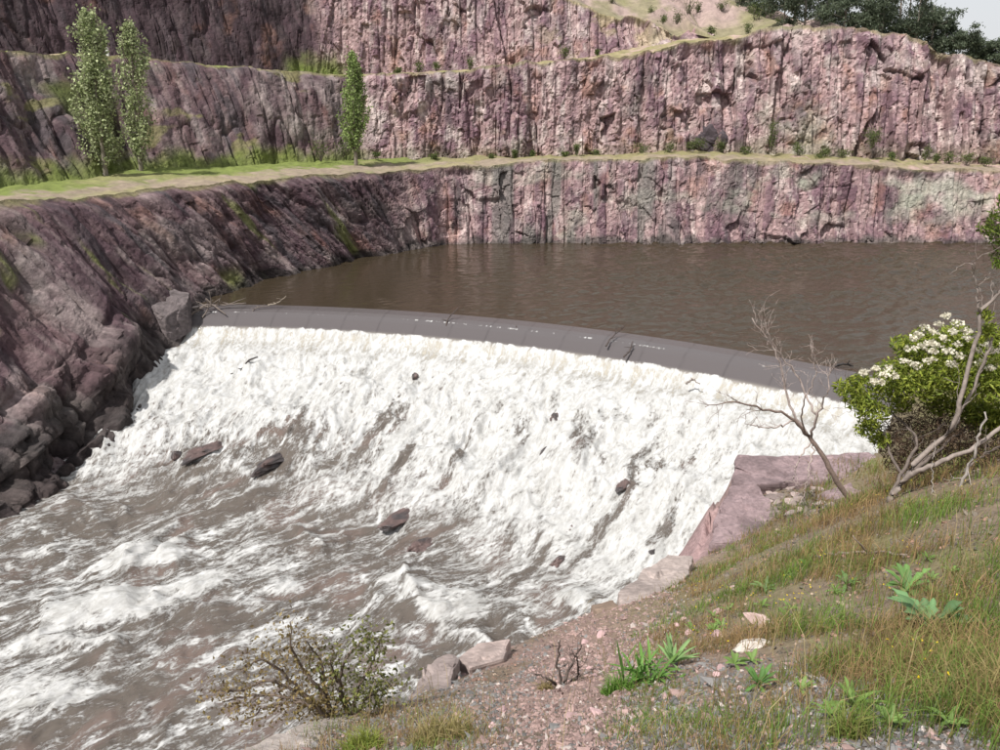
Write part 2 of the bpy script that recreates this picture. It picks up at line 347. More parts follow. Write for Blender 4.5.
def colA(S, H, V, Pp, aux):
    x, y, z = Pp[..., 0], Pp[..., 1], Pp[..., 2]; f = sstep(-14, -6, x)[..., None]
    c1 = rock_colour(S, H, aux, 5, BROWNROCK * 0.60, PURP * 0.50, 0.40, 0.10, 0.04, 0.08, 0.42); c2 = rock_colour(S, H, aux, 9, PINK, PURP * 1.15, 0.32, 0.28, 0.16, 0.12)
    # grey wet columns left of centre on the far wall, paler lichened rock to the right
    c2 = cmix(c2, GREY * 0.55, 0.75 * sstep(0.0, 0.4, noise(S / 0.9, H / 8, 91)) * sstep(14, 8, np.abs(x - 9)))
    c2 = cmix(c2, LICH * 1.15, 0.65 * sstep(-0.1, 0.4, fbm(S / 4, H / 3, 95, 4)) * sstep(22, 30, x) * sstep(0.2, 0.6, V) * sstep(0.98, 0.8, V))
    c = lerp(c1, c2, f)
    # grass creeping down the left wall in diagonal seams and at its rim
    sw = S + H * 0.5
    g = sstep(0.20, 0.5, afbm(sw / 1.5, H / 6, 131, 4, 0.6)) * sstep(-0.1, 0.2, noise(S / 6, H / 6, 133)) * (1 - f[..., 0]) * sstep(-0.5, 1.0, z) * 0.7
    g = np.maximum(g, 0.8 * sstep(1.0, 0.2, np.hypot((x + 24.5), (y - 68)) / 2.2) * sstep(2.5, 0.6, z))
    c = cmix(c, GRN * 0.6 + OLIVE * 0.45, np.clip(g, 0, 1))
    c = cmix(c, OLIVE * 1.1, 0.6 * sstep(0.95, 1.0, V + 0.04 * fbm(S / 2, H, 7, 3)))
    c = cmix(c, c.mean(-1, keepdims=True) * np.array([0.42, 0.37, 0.34]), 0.8 * np.maximum(sstep(1.0, 0.2, z + 0.5 * noise(S / 1.5, S * 0, 3) - zwater(np.clip(wv(x, y), 0, 99))), 1.0 * sstep(5.0, 2.4, z + 1.4 * fbm(S / 1.8, H / 1.8, 4, 3) - zwater(np.clip(wv(x, y), 0, 99))) * sstep(60, 56, y)))
    return c
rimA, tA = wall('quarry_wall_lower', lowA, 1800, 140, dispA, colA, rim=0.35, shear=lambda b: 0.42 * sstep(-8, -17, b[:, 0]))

# ---- middle wall
midB = [(-60, 20, 9, -66, 24, 20.5), (-50, 42, 9, -56, 48, 20.3), (-44, 55, 9, -50, 62, 20.2), (-40.3, 64.5, 9, -44.5, 72, 20.1), (-37.6, 71, 9, -42.6, 79, 20.2), (-36.9, 73, 9, -42.2, 81, 20.2),
        (-40.2, 77.5, 9, -42.3, 84, 20.4), (-38.3, 79.5, 9, -41.2, 86.5, 20.3), (-31.3, 83.5, 8.9, -33.6, 92, 19.7), (-20.8, 93.5, 8.9, -21, 99.5, 18.95), (-17.2, 97.5, 8.9, -17.2, 101.5, 18.5),
        (-12.4, 99.2, 8.8, -12.4, 101.8, 18.9), (-2.4, 100, 8.9, -2.4, 102.3, 19.75), (7.3, 100.6, 9, 7.3, 103, 20.65), (12.6, 101, 9.1, 12.6, 103.5, 21), (17.5, 101.5, 9.3, 17.5, 104.2, 21.4),
        (25.7, 103, 9.5, 25.5, 106, 23.1), (37.6, 101.5, 9.0, 37.8, 105.8, 24.85), (45, 101, 8.9, 45, 105.6, 24.6), (50.5, 100.4, 8.6, 50.6, 105, 23.7), (56, 100, 8.3, 55.4, 104.4, 21.7),
        (62.5, 99.3, 8, 62, 102.5, 20.1), (76, 99, 8, 76, 102, 18.6), (120, 99, 8, 120, 102, 17)]
def dispB(S, H, V, Pp):
    x = Pp[..., 0]; f = sstep(-20, -15, x)
    d1, x1 = disp_slabs(S, H, V, Pp, 150, 0.95, 0.35); d2, x2 = disp_columns(S, H, V, Pp, 170, 0.95)
    return lerp(d1, d2, f), tuple(lerp(a, b, f) for a, b in zip(x1, x2))
def colB(S, H, V, Pp, aux):
    x, y, z = Pp[..., 0], Pp[..., 1], Pp[..., 2]; f = sstep(-19, -15, x)[..., None]
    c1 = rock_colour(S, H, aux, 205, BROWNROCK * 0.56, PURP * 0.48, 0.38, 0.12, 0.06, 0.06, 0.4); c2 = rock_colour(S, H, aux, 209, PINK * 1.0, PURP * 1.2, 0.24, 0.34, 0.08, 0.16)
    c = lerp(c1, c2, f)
    c = cmix(c, LICH, 0.5 * sstep(0.0, 0.4, fbm(S / 4, H / 4, 215, 4)) * sstep(28, 34, x) * sstep(46, 38, x))
    gul = sstep(3.2, 1.0, np.abs(x + 40.6 + (z - 10) * 0.15)) * sstep(74, 76, y) * sstep(86, 82, y)
    c = cmix(c, np.array([0.07, 0.085, 0.02]), 0.9 * gul * sstep(18.5, 16.5, z + fbm(S, H, 5, 3)))
    g = sstep(0.3, 0.5, fbm(S / 3.5, H / 1.6, 221, 4)) * (1 - f[..., 0]) * 0.7
    c = cmix(c, OLIVE, np.clip(g, 0, 1)); c = cmix(c, GRN, 0.8 * sstep(0.22, 0.05, V + 0.12 * fbm(S / 2, H / 2, 223, 3)) * (1 - 0.75 * f[..., 0]))
    c = cmix(c, OLIVE * 1.1, 0.6 * sstep(0.96, 1.0, V + 0.04 * fbm(S / 2, H, 7, 3)))
    return c
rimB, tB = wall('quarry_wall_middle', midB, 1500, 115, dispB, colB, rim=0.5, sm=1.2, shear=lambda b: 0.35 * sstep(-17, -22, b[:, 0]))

# ---- upper wall
upC = [(-80, 30, 19, -90, 34, 40), (-62, 60, 19, -71, 66, 40), (-52, 78, 19, -59, 84, 39), (-47, 88, 19, -53, 94, 38), (-36, 100, 18.8, -40, 106, 36), (-25.5, 108, 18.4, -27, 114, 34),
       (-20.5, 110, 18.2, -20.5, 114, 33), (-8, 108.5, 18.8, -8, 113, 31.5), (0, 108.5, 19.3, 0, 113, 30.6), (7, 109, 20, 7, 113.5, 29), (13, 109.8, 20.8, 13, 114, 27.6), (19, 111, 22, 18, 115, 26.6), (25, 113.5, 23, 23, 116, 25.0), (30, 116, 23.5, 28, 119, 24.6)]
def dispC(S, H, V, Pp):
    f = sstep(-26, -22, Pp[..., 0]); d1, x1 = disp_slabs(S, H, V, Pp, 250, 0.7, 0.1); d2, x2 = disp_columns(S, H, V, Pp, 270, 0.8)
    return lerp(d1, d2, f), tuple(lerp(a, b, f) for a, b in zip(x1, x2))
def colC(S, H, V, Pp, aux):
    x, z = Pp[..., 0], Pp[..., 2]; f = sstep(-26, -22, x)[..., None]
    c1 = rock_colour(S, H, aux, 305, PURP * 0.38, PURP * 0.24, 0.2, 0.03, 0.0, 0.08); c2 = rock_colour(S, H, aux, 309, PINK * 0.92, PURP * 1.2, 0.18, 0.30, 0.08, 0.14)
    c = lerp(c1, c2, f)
    c = cmix(c, GRN, 0.9 * sstep(4.5, 2.0, np.abs(x + 24)) * sstep(22.5, 19.0, z + 0.8 * fbm(S, H, 4, 3)))
    c = cmix(c, STRAW, 0.55 * sstep(0.1, 0.4, fbm(S / 3, H / 2, 321, 4)) * sstep(2, 12, x))
    return cmix(c, STRAW * 0.85, 0.8 * sstep(0.93, 1.0, V + 0.05 * fbm(S / 2, H, 7, 3)))
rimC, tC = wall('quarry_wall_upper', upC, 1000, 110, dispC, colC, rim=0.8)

# ---- benches
def colbench1(Pp, u):
    x, y = Pp[..., 0], Pp[..., 1]
    n = fbm(x / 1.4, y / 1.4, 401, 5); n2 = fbm(x / 5, y / 5, 405, 3)
    c = np.broadcast_to(np.array([0.225, 0.18, 0.135]), Pp.shape).copy()
    left = sstep(2, -14, x)
    grass = np.clip(sstep(0.28, 0.5, u + 0.3 * n) * left + sstep(0.25, 0.5, u + 0.3 * n + 0.2 * n2) * (1 - left) * 0.75 + 0.5 * sstep(0.25, 0.05, u) * sstep(-0.1, 0.3, n), 0, 1)
    c = cmix(c, GRN * 1.0, grass * left * 0.9); c = cmix(c, OLIVE * 1.15, grass * (1 - left))
    c = cmix(c, STRAW * 0.7, 0.5 * sstep(0.0, 0.5, n2 + 0.4 * n)); c = cmix(c, PINK, 0.7 * sstep(30, 36, x) * sstep(0.1, 0.4, n))
    return c
backB = [(p[0], p[1], p[2] + 0.35) for p in midB]
bench('bench_lower', rimA, backB, 26, colbench1, 0.3)
def colbench2(Pp, u):
    x, y = Pp[..., 0], Pp[..., 1]; n = fbm(x / 1.6, y / 1.6, 451, 4)
    c = np.broadcast_to(STRAW * 0.7, Pp.shape).copy()
    c = cmix(c, GRN * 1.1, 0.8 * sstep(-0.1, 0.3, n) * sstep(0, -14, x)); c = cmix(c, OLIVE, 0.6 * sstep(0, 0.3, n) * sstep(-5, 5, x)); return cmix(c, PINK * 1.1, 0.6 * sstep(0.15, 0.45, -n))
bsel = (rimB[:, 0] < 32)
bench('bench_upper', rimB[bsel], [(p[0], p[1], p[2] + 0.6) for p in upC], 14, colbench2, 0.3, 1.5)

# ---- hill behind and beside the upper rims, out to the horizon
def rbf_fit(P, z, lin=True):
    d = np.linalg.norm(P[:, None] - P[None], axis=-1); n = len(P); K = d
    A = np.zeros((n + 3, n + 3)); A[:n, :n] = K; A[:n, n:] = np.c_[np.ones(n), P]; A[n:, :n] = A[:n, n:].T
    w = np.linalg.solve(A, np.r_[z, 0, 0, 0])
    def f(x, y):
        s = w[n] + w[n + 1] * x + w[n + 2] * y
        for i in range(n): s = s + w[i] * np.hypot(x - P[i, 0], y - P[i, 1])
        return s
    return f
hp = [(-90, 36, 40), (-59, 86, 39), (-27, 116, 34), (-8, 115, 31.5), (7, 115.5, 29.3), (18, 117, 26.8), (26, 106.3, 23.2), (37.8, 106, 24.9), (45, 106, 24.6), (50.6, 105.3, 23.8), (55.4, 104.8, 21.8), (62, 103, 20.2), (76, 102.4, 18.7), (120, 102.4, 17),
      (30, 116, 25.3), (40, 118, 25.9), (50, 118, 24.6), (60, 118, 21.3), (22, 124, 28), (33, 128, 30), (45, 130, 27.5), (60, 130, 22.5), (80, 130, 19), (10, 140, 36), (40, 150, 33), (70, 160, 23), (110, 160, 20), (-40, 160, 44), (0, 220, 46), (60, 230, 28), (140, 240, 20),
      (-150, 100, 50), (-100, 250, 60), (-300, 300, 60), (300, 300, 10), (0, 600, 40), (600, 600, 0), (-600, 600, 50), (200, 120, 14)]
hp = np.array(hp, float); hill = rbf_fit(hp[:, :2], hp[:, 2])
def warp_axis(lo, hi, n, c, k):
    t = np.linspace(-1, 1, n); q = np.sinh(k * t) / math.sinh(k); return np.where(q < 0, c + q * (c - lo), c + q * (hi - c))
hx = warp_axis(-500, 700, 230, 30, 3.8); hy = 100 + 900 * (np.linspace(0, 1, 190) ** 3.4)
HX, HY = np.meshgrid(hx, hy, indexing='ij')
# front edge of the sheet follows the rims
bx = np.r_[-500, -90, rimC[rimC[:, 0] < 27.0][:, 0], rimB[rimB[:, 0] > 28.0][:, 0], 700]
by = np.r_[0, 35, rimC[rimC[:, 0] < 27.0][:, 1], rimB[rimB[:, 0] > 28.0][:, 1], 102]
bz = np.r_[50, 40, rimC[rimC[:, 0] < 27.0][:, 2], rimB[rimB[:, 0] > 28.0][:, 2], 10]
od = np.argsort(bx); bx, by, bz = bx[od], by[od], bz[od]
edge = np.interp(HX, bx, by) + 0.15
HY = edge + (HY - 100) * 1.0
HZ = hill(HX, HY); ez = np.interp(HX, bx, bz); HZ = lerp(ez - 0.05, HZ, sstep(0, 5, HY - edge))
HZ += (0.5 * fbm(HX / 3, HY / 3, 500, 4) + 1.4 * fbm(HX / 14, HY / 14, 510, 3)) * sstep(0.5, 5, HY - edge)
rk, _ = facet(HX / 2.2, HY / 2.2, 540, 1.5, 0.3); rmask = np.clip(sstep(0.05, 0.3, fbm(HX / 7, HY / 7, 545, 3)) + 0.9 * sstep(-0.15, 0.2, fbm(HX / 3, HY / 3, 547, 4)) * sstep(117, 121, HY) * sstep(60, 45, HX), 0, 1) * sstep(1, 4, HY - edge); HZ += 1.3 * rk * rmask
n1 = fbm(HX / 2, HY / 2, 520, 5); n2 = fbm(HX / 12, HY / 12, 530, 3)
hc = np.broadcast_to(np.array([0.20, 0.175, 0.11]), HX.shape + (3,)).copy()
hc = cmix(hc, np.array([0.19, 0.18, 0.09]), 0.8 * sstep(-0.1, 0.4, n1 + 0.5 * n2)); hc = cmix(hc, PINK * 0.75 + PALE * 0.12, 0.8 * rmask)
hc = cmix(hc, np.array([0.06, 0.075, 0.03]), 0.85 * sstep(132, 160, HY)); 
tag(mesh_obj('hillside', np.stack([HX, HY, HZ], -1).reshape(-1, 3), gridfaces(*HX.shape), M_BENCH, col=hc.reshape(-1, 3), smooth=True), kind='structure')

# ------------------------------------------------------------------ pool
def water_mat():
    m, t, b, out = nmat('pool_water'); b.inputs['Base Color'].default_value = (0.040, 0.030, 0.019, 1); b.inputs['Roughness'].default_value = 0.06; b.inputs['IOR'].default_value = 1.42; b.inputs['Specular IOR Level'].default_value = 0.5
    tc = N(t, 'ShaderNodeTexCoord'); mp = N(t, 'ShaderNodeMapping'); mp.inputs['Rotation'].default_value = (0, 0, math.radians(-28)); mp.inputs['Scale'].default_value = (1.0, 2.1, 1)
    t.links.new(tc.outputs['Object'], mp.inputs[0])
    a = N(t, 'ShaderNodeTexNoise', Scale=1.1, Detail=3.0, Roughness=0.55, Distortion=0.6); c = N(t, 'ShaderNodeTexNoise', Scale=0.07, Detail=2.0); d = N(t, 'ShaderNodeTexNoise', Scale=3.1, Detail=2.0)
    for n in (a, d): t.links.new(mp.outputs[0], n.inputs['Vector'])
    t.links.new(tc.outputs['Object'], c.inputs['Vector'])
    sx = N(t, 'ShaderNodeSeparateXYZ'); t.links.new(tc.outputs['Object'], sx.inputs[0])
    gx = N(t, 'ShaderNodeMapRange'); gx.inputs[1].default_value = -12; gx.inputs[2].default_value = 30; gx.inputs[3].default_value = 0.30; gx.inputs[4].default_value = 1.0; t.links.new(sx.outputs[0], gx.inputs[0])   # wind reaches the open side
    h = mathn(t, 'ADD', a.outputs['Fac'], mathn(t, 'MULTIPLY', d.outputs['Fac'], 0.25))
    g = mathn(t, 'ADD', mathn(t, 'MULTIPLY', c.outputs['Fac'], 0.8), 0.4)
    bp = N(t, 'ShaderNodeBump', Distance=0.12); t.links.new(mathn(t, 'MULTIPLY', g, mathn(t, 'MULTIPLY', gx.outputs[0], 0.85)), bp.inputs['Strength']); t.links.new(h, bp.inputs['Height']); t.links.new(bp.outputs[0], b.inputs['Normal'])
    return m
th = np.radians(np.linspace(40, 112, 160)); arc = np.stack([WC[0] + (WR + 1.2) * np.cos(th), WC[1] + (WR + 1.2) * np.sin(th), th * 0], 1)
arc = arc[arc[:, 0] > -29]
arc = np.stack([np.interp(np.linspace(0, 1, 500), np.linspace(0, 1, len(arc)), arc[:, i]) for i in range(3)], 1)
far = np.stack([np.interp(arc[:, 0], [-29, 36], [-29, 95]), np.full(len(arc), 97.0), arc[:, 0] * 0], 1)
uu = np.linspace(0, 1, 220)[None, :, None]; PV = arc[:, None] * (1 - uu) + far[:, None] * uu
px_, py_ = PV[..., 0] * 0.90 + PV[..., 1] * 0.44, -PV[..., 0] * 0.44 + PV[..., 1] * 0.90
wx_ = 0.5 * fbm(px_ / 3, py_ / 3, 880, 2); gust = 0.65 + 0.6 * fbm(px_ / 9, py_ / 5, 881, 2)
wave = 0.110 * noise(px_ / 0.95 + wx_, py_ / 0.5, 882) + 0.035 * noise(px_ / 0.5, py_ / 0.30 + wx_, 883) + 0.03 * noise(px_ / 3.0, py_ / 1.5, 884)
PV[..., 2] = wave * np.clip(gust, 0.2, 1.3) * lerp(0.25, 2.3, sstep(-14, 32, PV[..., 0])) * sstep(0, 0.03, uu[..., 0])
tag(mesh_obj('pool', PV.reshape(-1, 3), gridfaces(*PV.shape[:2])[:, ::-1], water_mat(), smooth=True), kind='structure')

# ------------------------------------------------------------------ spilling water: crest, cascade, rapids in one sheet
def foam_mat():
    m, t, b, out = nmat('white_water')
    fa = N(t, 'ShaderNodeAttribute', attribute_name='foam'); bc = N(t, 'ShaderNodeAttribute', attribute_name='Col'); bd = N(t, 'ShaderNodeAttribute', attribute_name='bend')
    outs = []
    for nm in ('flow', 'flow_low'):
        fl = N(t, 'ShaderNodeAttribute', attribute_name=nm)
        n1 = N(t, 'ShaderNodeTexNoise', Scale=1.0, Detail=10.0, Roughness=0.74, Distortion=0.35); n2 = N(t, 'ShaderNodeTexNoise', Scale=3.6, Detail=8.0, Roughness=0.78, Distortion=0.4)
        n3 = N(t, 'ShaderNodeTexNoise', Scale=1.9, Detail=7.0, Roughness=0.66, Distortion=0.4)
        for n in (n1, n2, n3): t.links.new(fl.outputs['Vector'], n.inputs['Vector'])
        thr = mathn(t, 'MULTIPLY', mathn(t, 'ABSOLUTE', mathn(t, 'SUBTRACT', n3.outputs['Fac'], 0.5)), 2.2)          # thread-like strands
        a = mathn(t, 'ADD', mathn(t, 'MULTIPLY', n1.outputs['Fac'], 0.55), mathn(t, 'MULTIPLY', n2.outputs['Fac'], 0.45))
        outs.append((a, mathn(t, 'SUBTRACT', a, mathn(t, 'MULTIPLY', mathn(t, 'SUBTRACT', thr, 0.2), 0.35))))
    def blend(x, y):
        n = N(t, 'ShaderNodeMix', data_type='FLOAT'); t.links.new(bd.outputs['Fac'], n.inputs[0]); t.links.new(x, n.inputs[2]); t.links.new(y, n.inputs[3]); return n.outputs[0]
    mix = blend(outs[0][1], outs[1][1]); raw = blend(outs[0][0], outs[1][0])
    s = mathn(t, 'ADD', fa.outputs['Fac'], mathn(t, 'MULTIPLY', mathn(t, 'SUBTRACT', mix, 0.5), 3.6))
    mr = N(t, 'ShaderNodeMapRange', interpolation_type='SMOOTHSTEP'); mr.inputs[1].default_value = 0.22; mr.inputs[2].default_value = 0.80; t.links.new(s, mr.inputs[0])
    mx = N(t, 'ShaderNodeMix', data_type='RGBA'); t.links.new(mr.outputs[0], mx.inputs['Factor']); t.links.new(bc.outputs['Color'], mx.inputs[6])
    dn = N(t, 'ShaderNodeMix', data_type='RGBA'); dr = N(t, 'ShaderNodeMapRange'); dr.inputs[1].default_value = 0.40; dr.inputs[2].default_value = 0.64; t.links.new(raw, dr.inputs[0]); t.links.new(dr.outputs[0], dn.inputs['Factor'])
    dn.inputs[6].default_value = (0.31, 0.303, 0.285, 1); dn.inputs[7].default_value = (0.60, 0.604, 0.602, 1); t.links.new(dn.outputs[2], mx.inputs[7])     # thin and dense foam
    t.links.new(mx.outputs[2], b.inputs['Base Color']); b.inputs['IOR'].default_value = 1.33
    ro = N(t, 'ShaderNodeMapRange'); ro.inputs[3].default_value = 0.07; ro.inputs[4].default_value = 0.75; t.links.new(mr.outputs[0], ro.inputs[0]); t.links.new(ro.outputs[0], b.inputs['Roughness'])
    h = mathn(t, 'ADD', raw, mathn(t, 'MULTIPLY', mr.outputs[0], 0.2)); bp = N(t, 'ShaderNodeBump', Distance=0.30)
    bs = N(t, 'ShaderNodeAttribute', attribute_name='chop'); t.links.new(bs.outputs['Fac'], bp.inputs['Strength']); t.links.new(h, bp.inputs['Height']); t.links.new(bp.outputs[0], b.inputs['Normal'])
    return m
nth, nvv = 660, 570
vv = np.r_[np.linspace(-1.2, 3.4, 70), 3.4 + (np.linspace(0, 1, nvv - 69) ** 1.0)[1:] * 56]
tt = np.radians(np.linspace(45, 112, nth)); TH, VV = np.meshgrid(tt, vv, indexing='ij')
WX = WC[0] + (WR - VV) * np.cos(TH); WY = WC[1] + (WR - VV) * np.sin(TH); AA = -TH * WR
fd = np.array([-0.84, -0.54]); fq = np.array([-fd[1], fd[0]]); PPd = WX * fd[0] + WY * fd[1]; QQ = WX * fq[0] + WY * fq[1]
bend = sstep(13, 24, VV)                                     # the flow turns to the left below the apron
w1 = fbm(AA / 3.5, VV / 3.5, 601, 3); w2 = fbm(AA / 3.5, VV / 3.5, 611, 3)
a1, v1 = AA + 0.9 * w1, VV + 0.9 * w2; q1, p1 = QQ + 1.1 * w1, PPd + 1.1 * w2
casc = sstep(2.2, 3.6, VV)
bed = 0.40 * noise(a1 / 4.2, v1 / 3.0, 620) + 0.30 * noise(a1 / 1.7, v1 / 2.0, 621)
rg = lambda x, y, sd: 1 - np.abs(noise(x, y, sd)) * 2
lump = rg(a1 / 0.8, v1 / 1.7, 630) * 0.16 + rg(a1 / 0.36, v1 / 0.8, 631) * 0.085 + 0.045 * noise(a1 / 0.18, v1 / 0.3, 632)
bed2 = 0.28 * noise(q1 / 2.6, p1 / 4.5, 640)
# standing waves: crests across the current, steep on the upstream-facing side
ph = p1 / 3.1 + 0.9 * noise(q1 / 3.0, p1 / 5.0, 645); wav = (np.abs((ph % 1.0) * 2 - 1)) ** 1.7
amp = sstep(0.05, 0.75, fbm(q1 / 3.0, p1 / 3.6, 641, 2) + 0.18)
roll = 0.55 * amp * wav
hero = np.zeros_like(WX)                                      # the standing waves one can pick out
for hx_, hy_, hl, hw, ha in [(45, 705, 2.4, 1.2, 1.0), (20, 690, 1.6, 0.9, 0.7), (40, 530, 1.3, 0.7, 0.5), (55, 552, 2.2, 0.8, 0.7), (125, 566, 2.0, 0.8, 1.0), (165, 560, 1.1, 0.8, 0.9), (75, 622, 1.8, 0.8, 0.9), (130, 610, 2.2, 0.9, 1.1), (200, 590, 1.8, 0.8, 1.0), (285, 590, 1.4, 0.7, 0.9), (255, 612, 1.5, 0.7, 0.6), (455, 620, 1.4, 0.9, 1.3), (425, 602, 1.4, 0.7, 0.8), (390, 588, 1.2, 0.6, 0.6), (572, 604, 0.9, 0.6, 1.0), (400, 640, 1.2, 0.6, 0.7), (35, 650, 1.6, 0.7, 0.6)]:
    dd = ray(hx_, hy_); tq = np.linspace(5, 90, 3000); kk = np.argmax(EYE + dd[2] * tq < zwater(np.clip(wv(dd[0] * tq, dd[1] * tq), -3, 79))); cx_, cy_ = dd[0] * tq[kk], dd[1] * tq[kk]
    ux, uy = WX - cx_, WY - cy_; al = ux * 0.98 + uy * 0.2 + 0.35 * w1 * hl; ac = -ux * 0.2 + uy * 0.98 + 0.5 * w2
    hero = np.maximum(hero, ha * np.exp(-(al / hl) ** 2) * np.where(ac > 0, np.exp(-(ac / (hw * 1.6)) ** 2), np.exp(-(ac / (hw * 0.8)) ** 2)))
lump2 = rg(q1 / 0.55, p1 / 1.9, 643) * 0.09 + rg(q1 / 0.26, p1 / 0.8, 644) * 0.05 + 0.03 * noise(q1 / 0.14, p1 / 0.25, 646)
calm = sstep(0.1, 0.6, fbm(QQ / 6, PPd / 9, 650, 2))
dz = casc * lerp(bed * sstep(3, 7, VV) + lump * lerp(0.12, 1.0, sstep(3.4, 6, VV)), bed2 + 0.85 * roll * (1 - 0.5 * calm) + 0.55 * hero * (0.75 + 0.5 * fbm(q1 / 0.7, p1 / 0.9, 648, 3)) + lump2, bend)
curt = sstep(2.0, 2.5, VV) * sstep(5.4, 3.4, VV)
dz += 0.07 * curt * afbm(AA / 0.45, VV / 8, 660, 3)
WZ = zwater(VV) + dz
# foam cover, with the crest glint painted into it
st1 = afbm(a1 / 0.8, v1 / 3.2, 670, 4, 0.6); st2 = afbm(q1 / 0.42, p1 / 3.6, 680, 4, 0.65)
lim = 14.0 + 4.5 * sstep(-10, 8, WX) + 2.5 * fbm(AA / 5, VV / 30, 690, 2)
white = sstep(lim + 7, lim - 4, VV)
hole = sstep(0.17, 0.5, fbm(a1 / 1.3, v1 / 5.0, 700, 3)) * sstep(6, 12, VV)
f_c = 0.90 + 0.42 * st1 - 0.72 * hole
f_s = 0.30 + 0.48 * st2 + 0.45 * sstep(0.2, 0.6, roll) + 0.55 * sstep(0.15, 0.8, hero) - 0.10 * calm + 0.22 * fbm(QQ / 3, PPd / 6, 705, 2)
foam = lerp(f_s, f_c, white)
foam = lerp(foam, 0.62 + 0.55 * afbm(AA / 0.28, VV / 9, 710, 3), curt)
foam = lerp(0.0 * foam - 0.9, foam, sstep(1.9, 2.3, VV + 0.07 * noise(AA / 0.4, VV * 0, 712) + 0.06 * noise(AA / 2, VV * 0, 713)))
glint = (0.45 + 0.55 * sstep(-0.3, 0.5, afbm(AA / 0.13, VV / 9, 715, 4, 0.7))) * sstep(0.45, 0.62, VV) * sstep(0.95, 0.7, VV) * (0.6 + 0.4 * sstep(-0.3, 0.4, noise(AA / 5, VV * 0, 716)))  # specular glint along the crest, painted as a thin white line in the foam
foam = np.maximum(foam, lerp(-0.9, 0.52, glint))
chop = lerp(0.22, lerp(0.6, 0.7, bend), casc) + 0.1 * curt
wc = np.broadcast_to(np.array([0.108, 0.092, 0.079]), WX.shape + (3,)).copy()
wc = cmix(wc, np.array([0.17, 0.122, 0.106]), 0.55 * sstep(0.05, 0.5, fbm(q1 / 1.8, p1 / 2.6, 720, 4)) * casc)
wc = cmix(wc, np.array([0.085, 0.07, 0.06]), 0.6 * sstep(0.1, 0.5, fbm(q1 / 1.1, p1 / 3, 722, 4)) * casc)
wc = cmix(wc, np.array([0.092, 0.082, 0.083]) * (1 - 0.22 * np.exp(-((((AA + 0.06 * noise(VV * 2, AA * 0, 719)) / 3.0) % 1.0 - 0.5) / 0.02) ** 2))[..., None], 1 - casc); wc = cmix(wc, np.array([0.36, 0.335, 0.285]), sstep(2.0, 2.5, VV) * sstep(6.0, 4.0, VV))
flow = np.stack([(AA + 0.35 * w1) * 1.8, (VV + 0.3 * w2) * 0.75, WZ * 0.9], -1); flow2 = np.stack([(QQ + 0.5 * w1) * 2.0, (PPd + 0.4 * w2) * 0.62, WZ * 0.9], -1)
keep = (WX > -46) & (WX < 30) & (WY > 7) & ~((WX > 10) & (WY < 24)) & ~((WX > 3) & (WY < 14))
Fw = gridfaces(nth, nvv, keep)[:, ::-1]
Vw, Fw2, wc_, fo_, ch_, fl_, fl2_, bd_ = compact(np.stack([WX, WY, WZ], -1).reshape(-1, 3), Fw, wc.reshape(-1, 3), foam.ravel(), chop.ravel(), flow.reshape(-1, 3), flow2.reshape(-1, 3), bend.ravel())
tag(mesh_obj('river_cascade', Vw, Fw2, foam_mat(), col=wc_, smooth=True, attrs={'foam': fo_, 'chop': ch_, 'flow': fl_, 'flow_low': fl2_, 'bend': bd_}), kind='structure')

# ------------------------------------------------------------------ near bank
EDGE_PX = [(250, 752, 4.2), (320, 728, 4.9), (400, 702, 5.8), (480, 655, 8.0), (545, 632, 9.4), (600, 612, 11), (650, 588, 13), (690, 566, 15.5), (712, 552, 17), (722, 510, 19), (737, 461, 22), (800, 459, 22.3), (868, 458, 22.6)]
EP = np.array([PY(*e) for e in EDGE_PX])
EP = np.vstack([[(-4.5, -6, 14), (-3.2, 0, 13.2), (-2.0, 2.8, 12.6)], EP, [(14.6, 26, 3.8), (20.6, 35, 1.2), (24.4, 43.0, 0.5), (26, 46.5, 0.6), (38, 50.5, 1.0), (52, 60, 1.2), (78, 80, 1.5), (110, 93, 3)]])
BP = [PY(*b) for b in [(700, 750, 2.3), (1000, 750, 2.25), (500, 750, 3.0), (400, 750, 3.6), (850, 650, 3.9), (1000, 650, 3.6), (700, 650, 5.0), (600, 680, 4.6), (560, 720, 3.8), (1000, 550, 5.6), (850, 550, 7.6), (760, 560, 11),
        (1000, 490, 8), (920, 495, 9.3), (870, 500, 11), (800, 540, 13.5), (740, 545, 16.2), (820, 505, 17), (860, 480, 19), (620, 640, 8.3), (540, 670, 6.4), (930, 480, 12), (1000, 455, 12)]]
BP = np.vstack([BP, [(0, 0, 14.4), (4, 0, 14.5), (9, 0, 15), (0, -6, 15.2), (12, 8, 13), (20, 16, 10.5), (30, 30, 7), (40, 42, 4.5), (60, 50, 5), (100, 60, 8), (16.5, 24, 5.6), (22, 32, 3.4), (26, 40, 2.2), (30, -5, 18)], EP])
bankf = rbf_fit(BP[:, :2], BP[:, 2])
def edge_dist(x, y):
    best = np.full(x.shape, 1e9); sgn = np.ones(x.shape); nx = np.zeros(x.shape); ny = nx.copy(); ss = nx.copy(); acc = 0
    for a, b in zip(EP[:-1, :2], EP[1:, :2]):
        ab = b - a; L = ab @ ab; t = np.clip(((x - a[0]) * ab[0] + (y - a[1]) * ab[1]) / L, 0, 1); cx, cy = a[0] + t * ab[0], a[1] + t * ab[1]
        d = np.hypot(x - cx, y - cy); m = d < best - 1e-9; cr = ab[0] * (y - a[1]) - ab[1] * (x - a[0])
        best = np.where(m, d, best); sgn = np.where(m, np.sign(cr), sgn); nx = np.where(m, cx, nx); ny = np.where(m, cy, ny); ss = np.where(m, acc + t * math.sqrt(L), ss); acc += math.sqrt(L)
    return best * sgn, nx, ny, ss                              # positive = out over the water
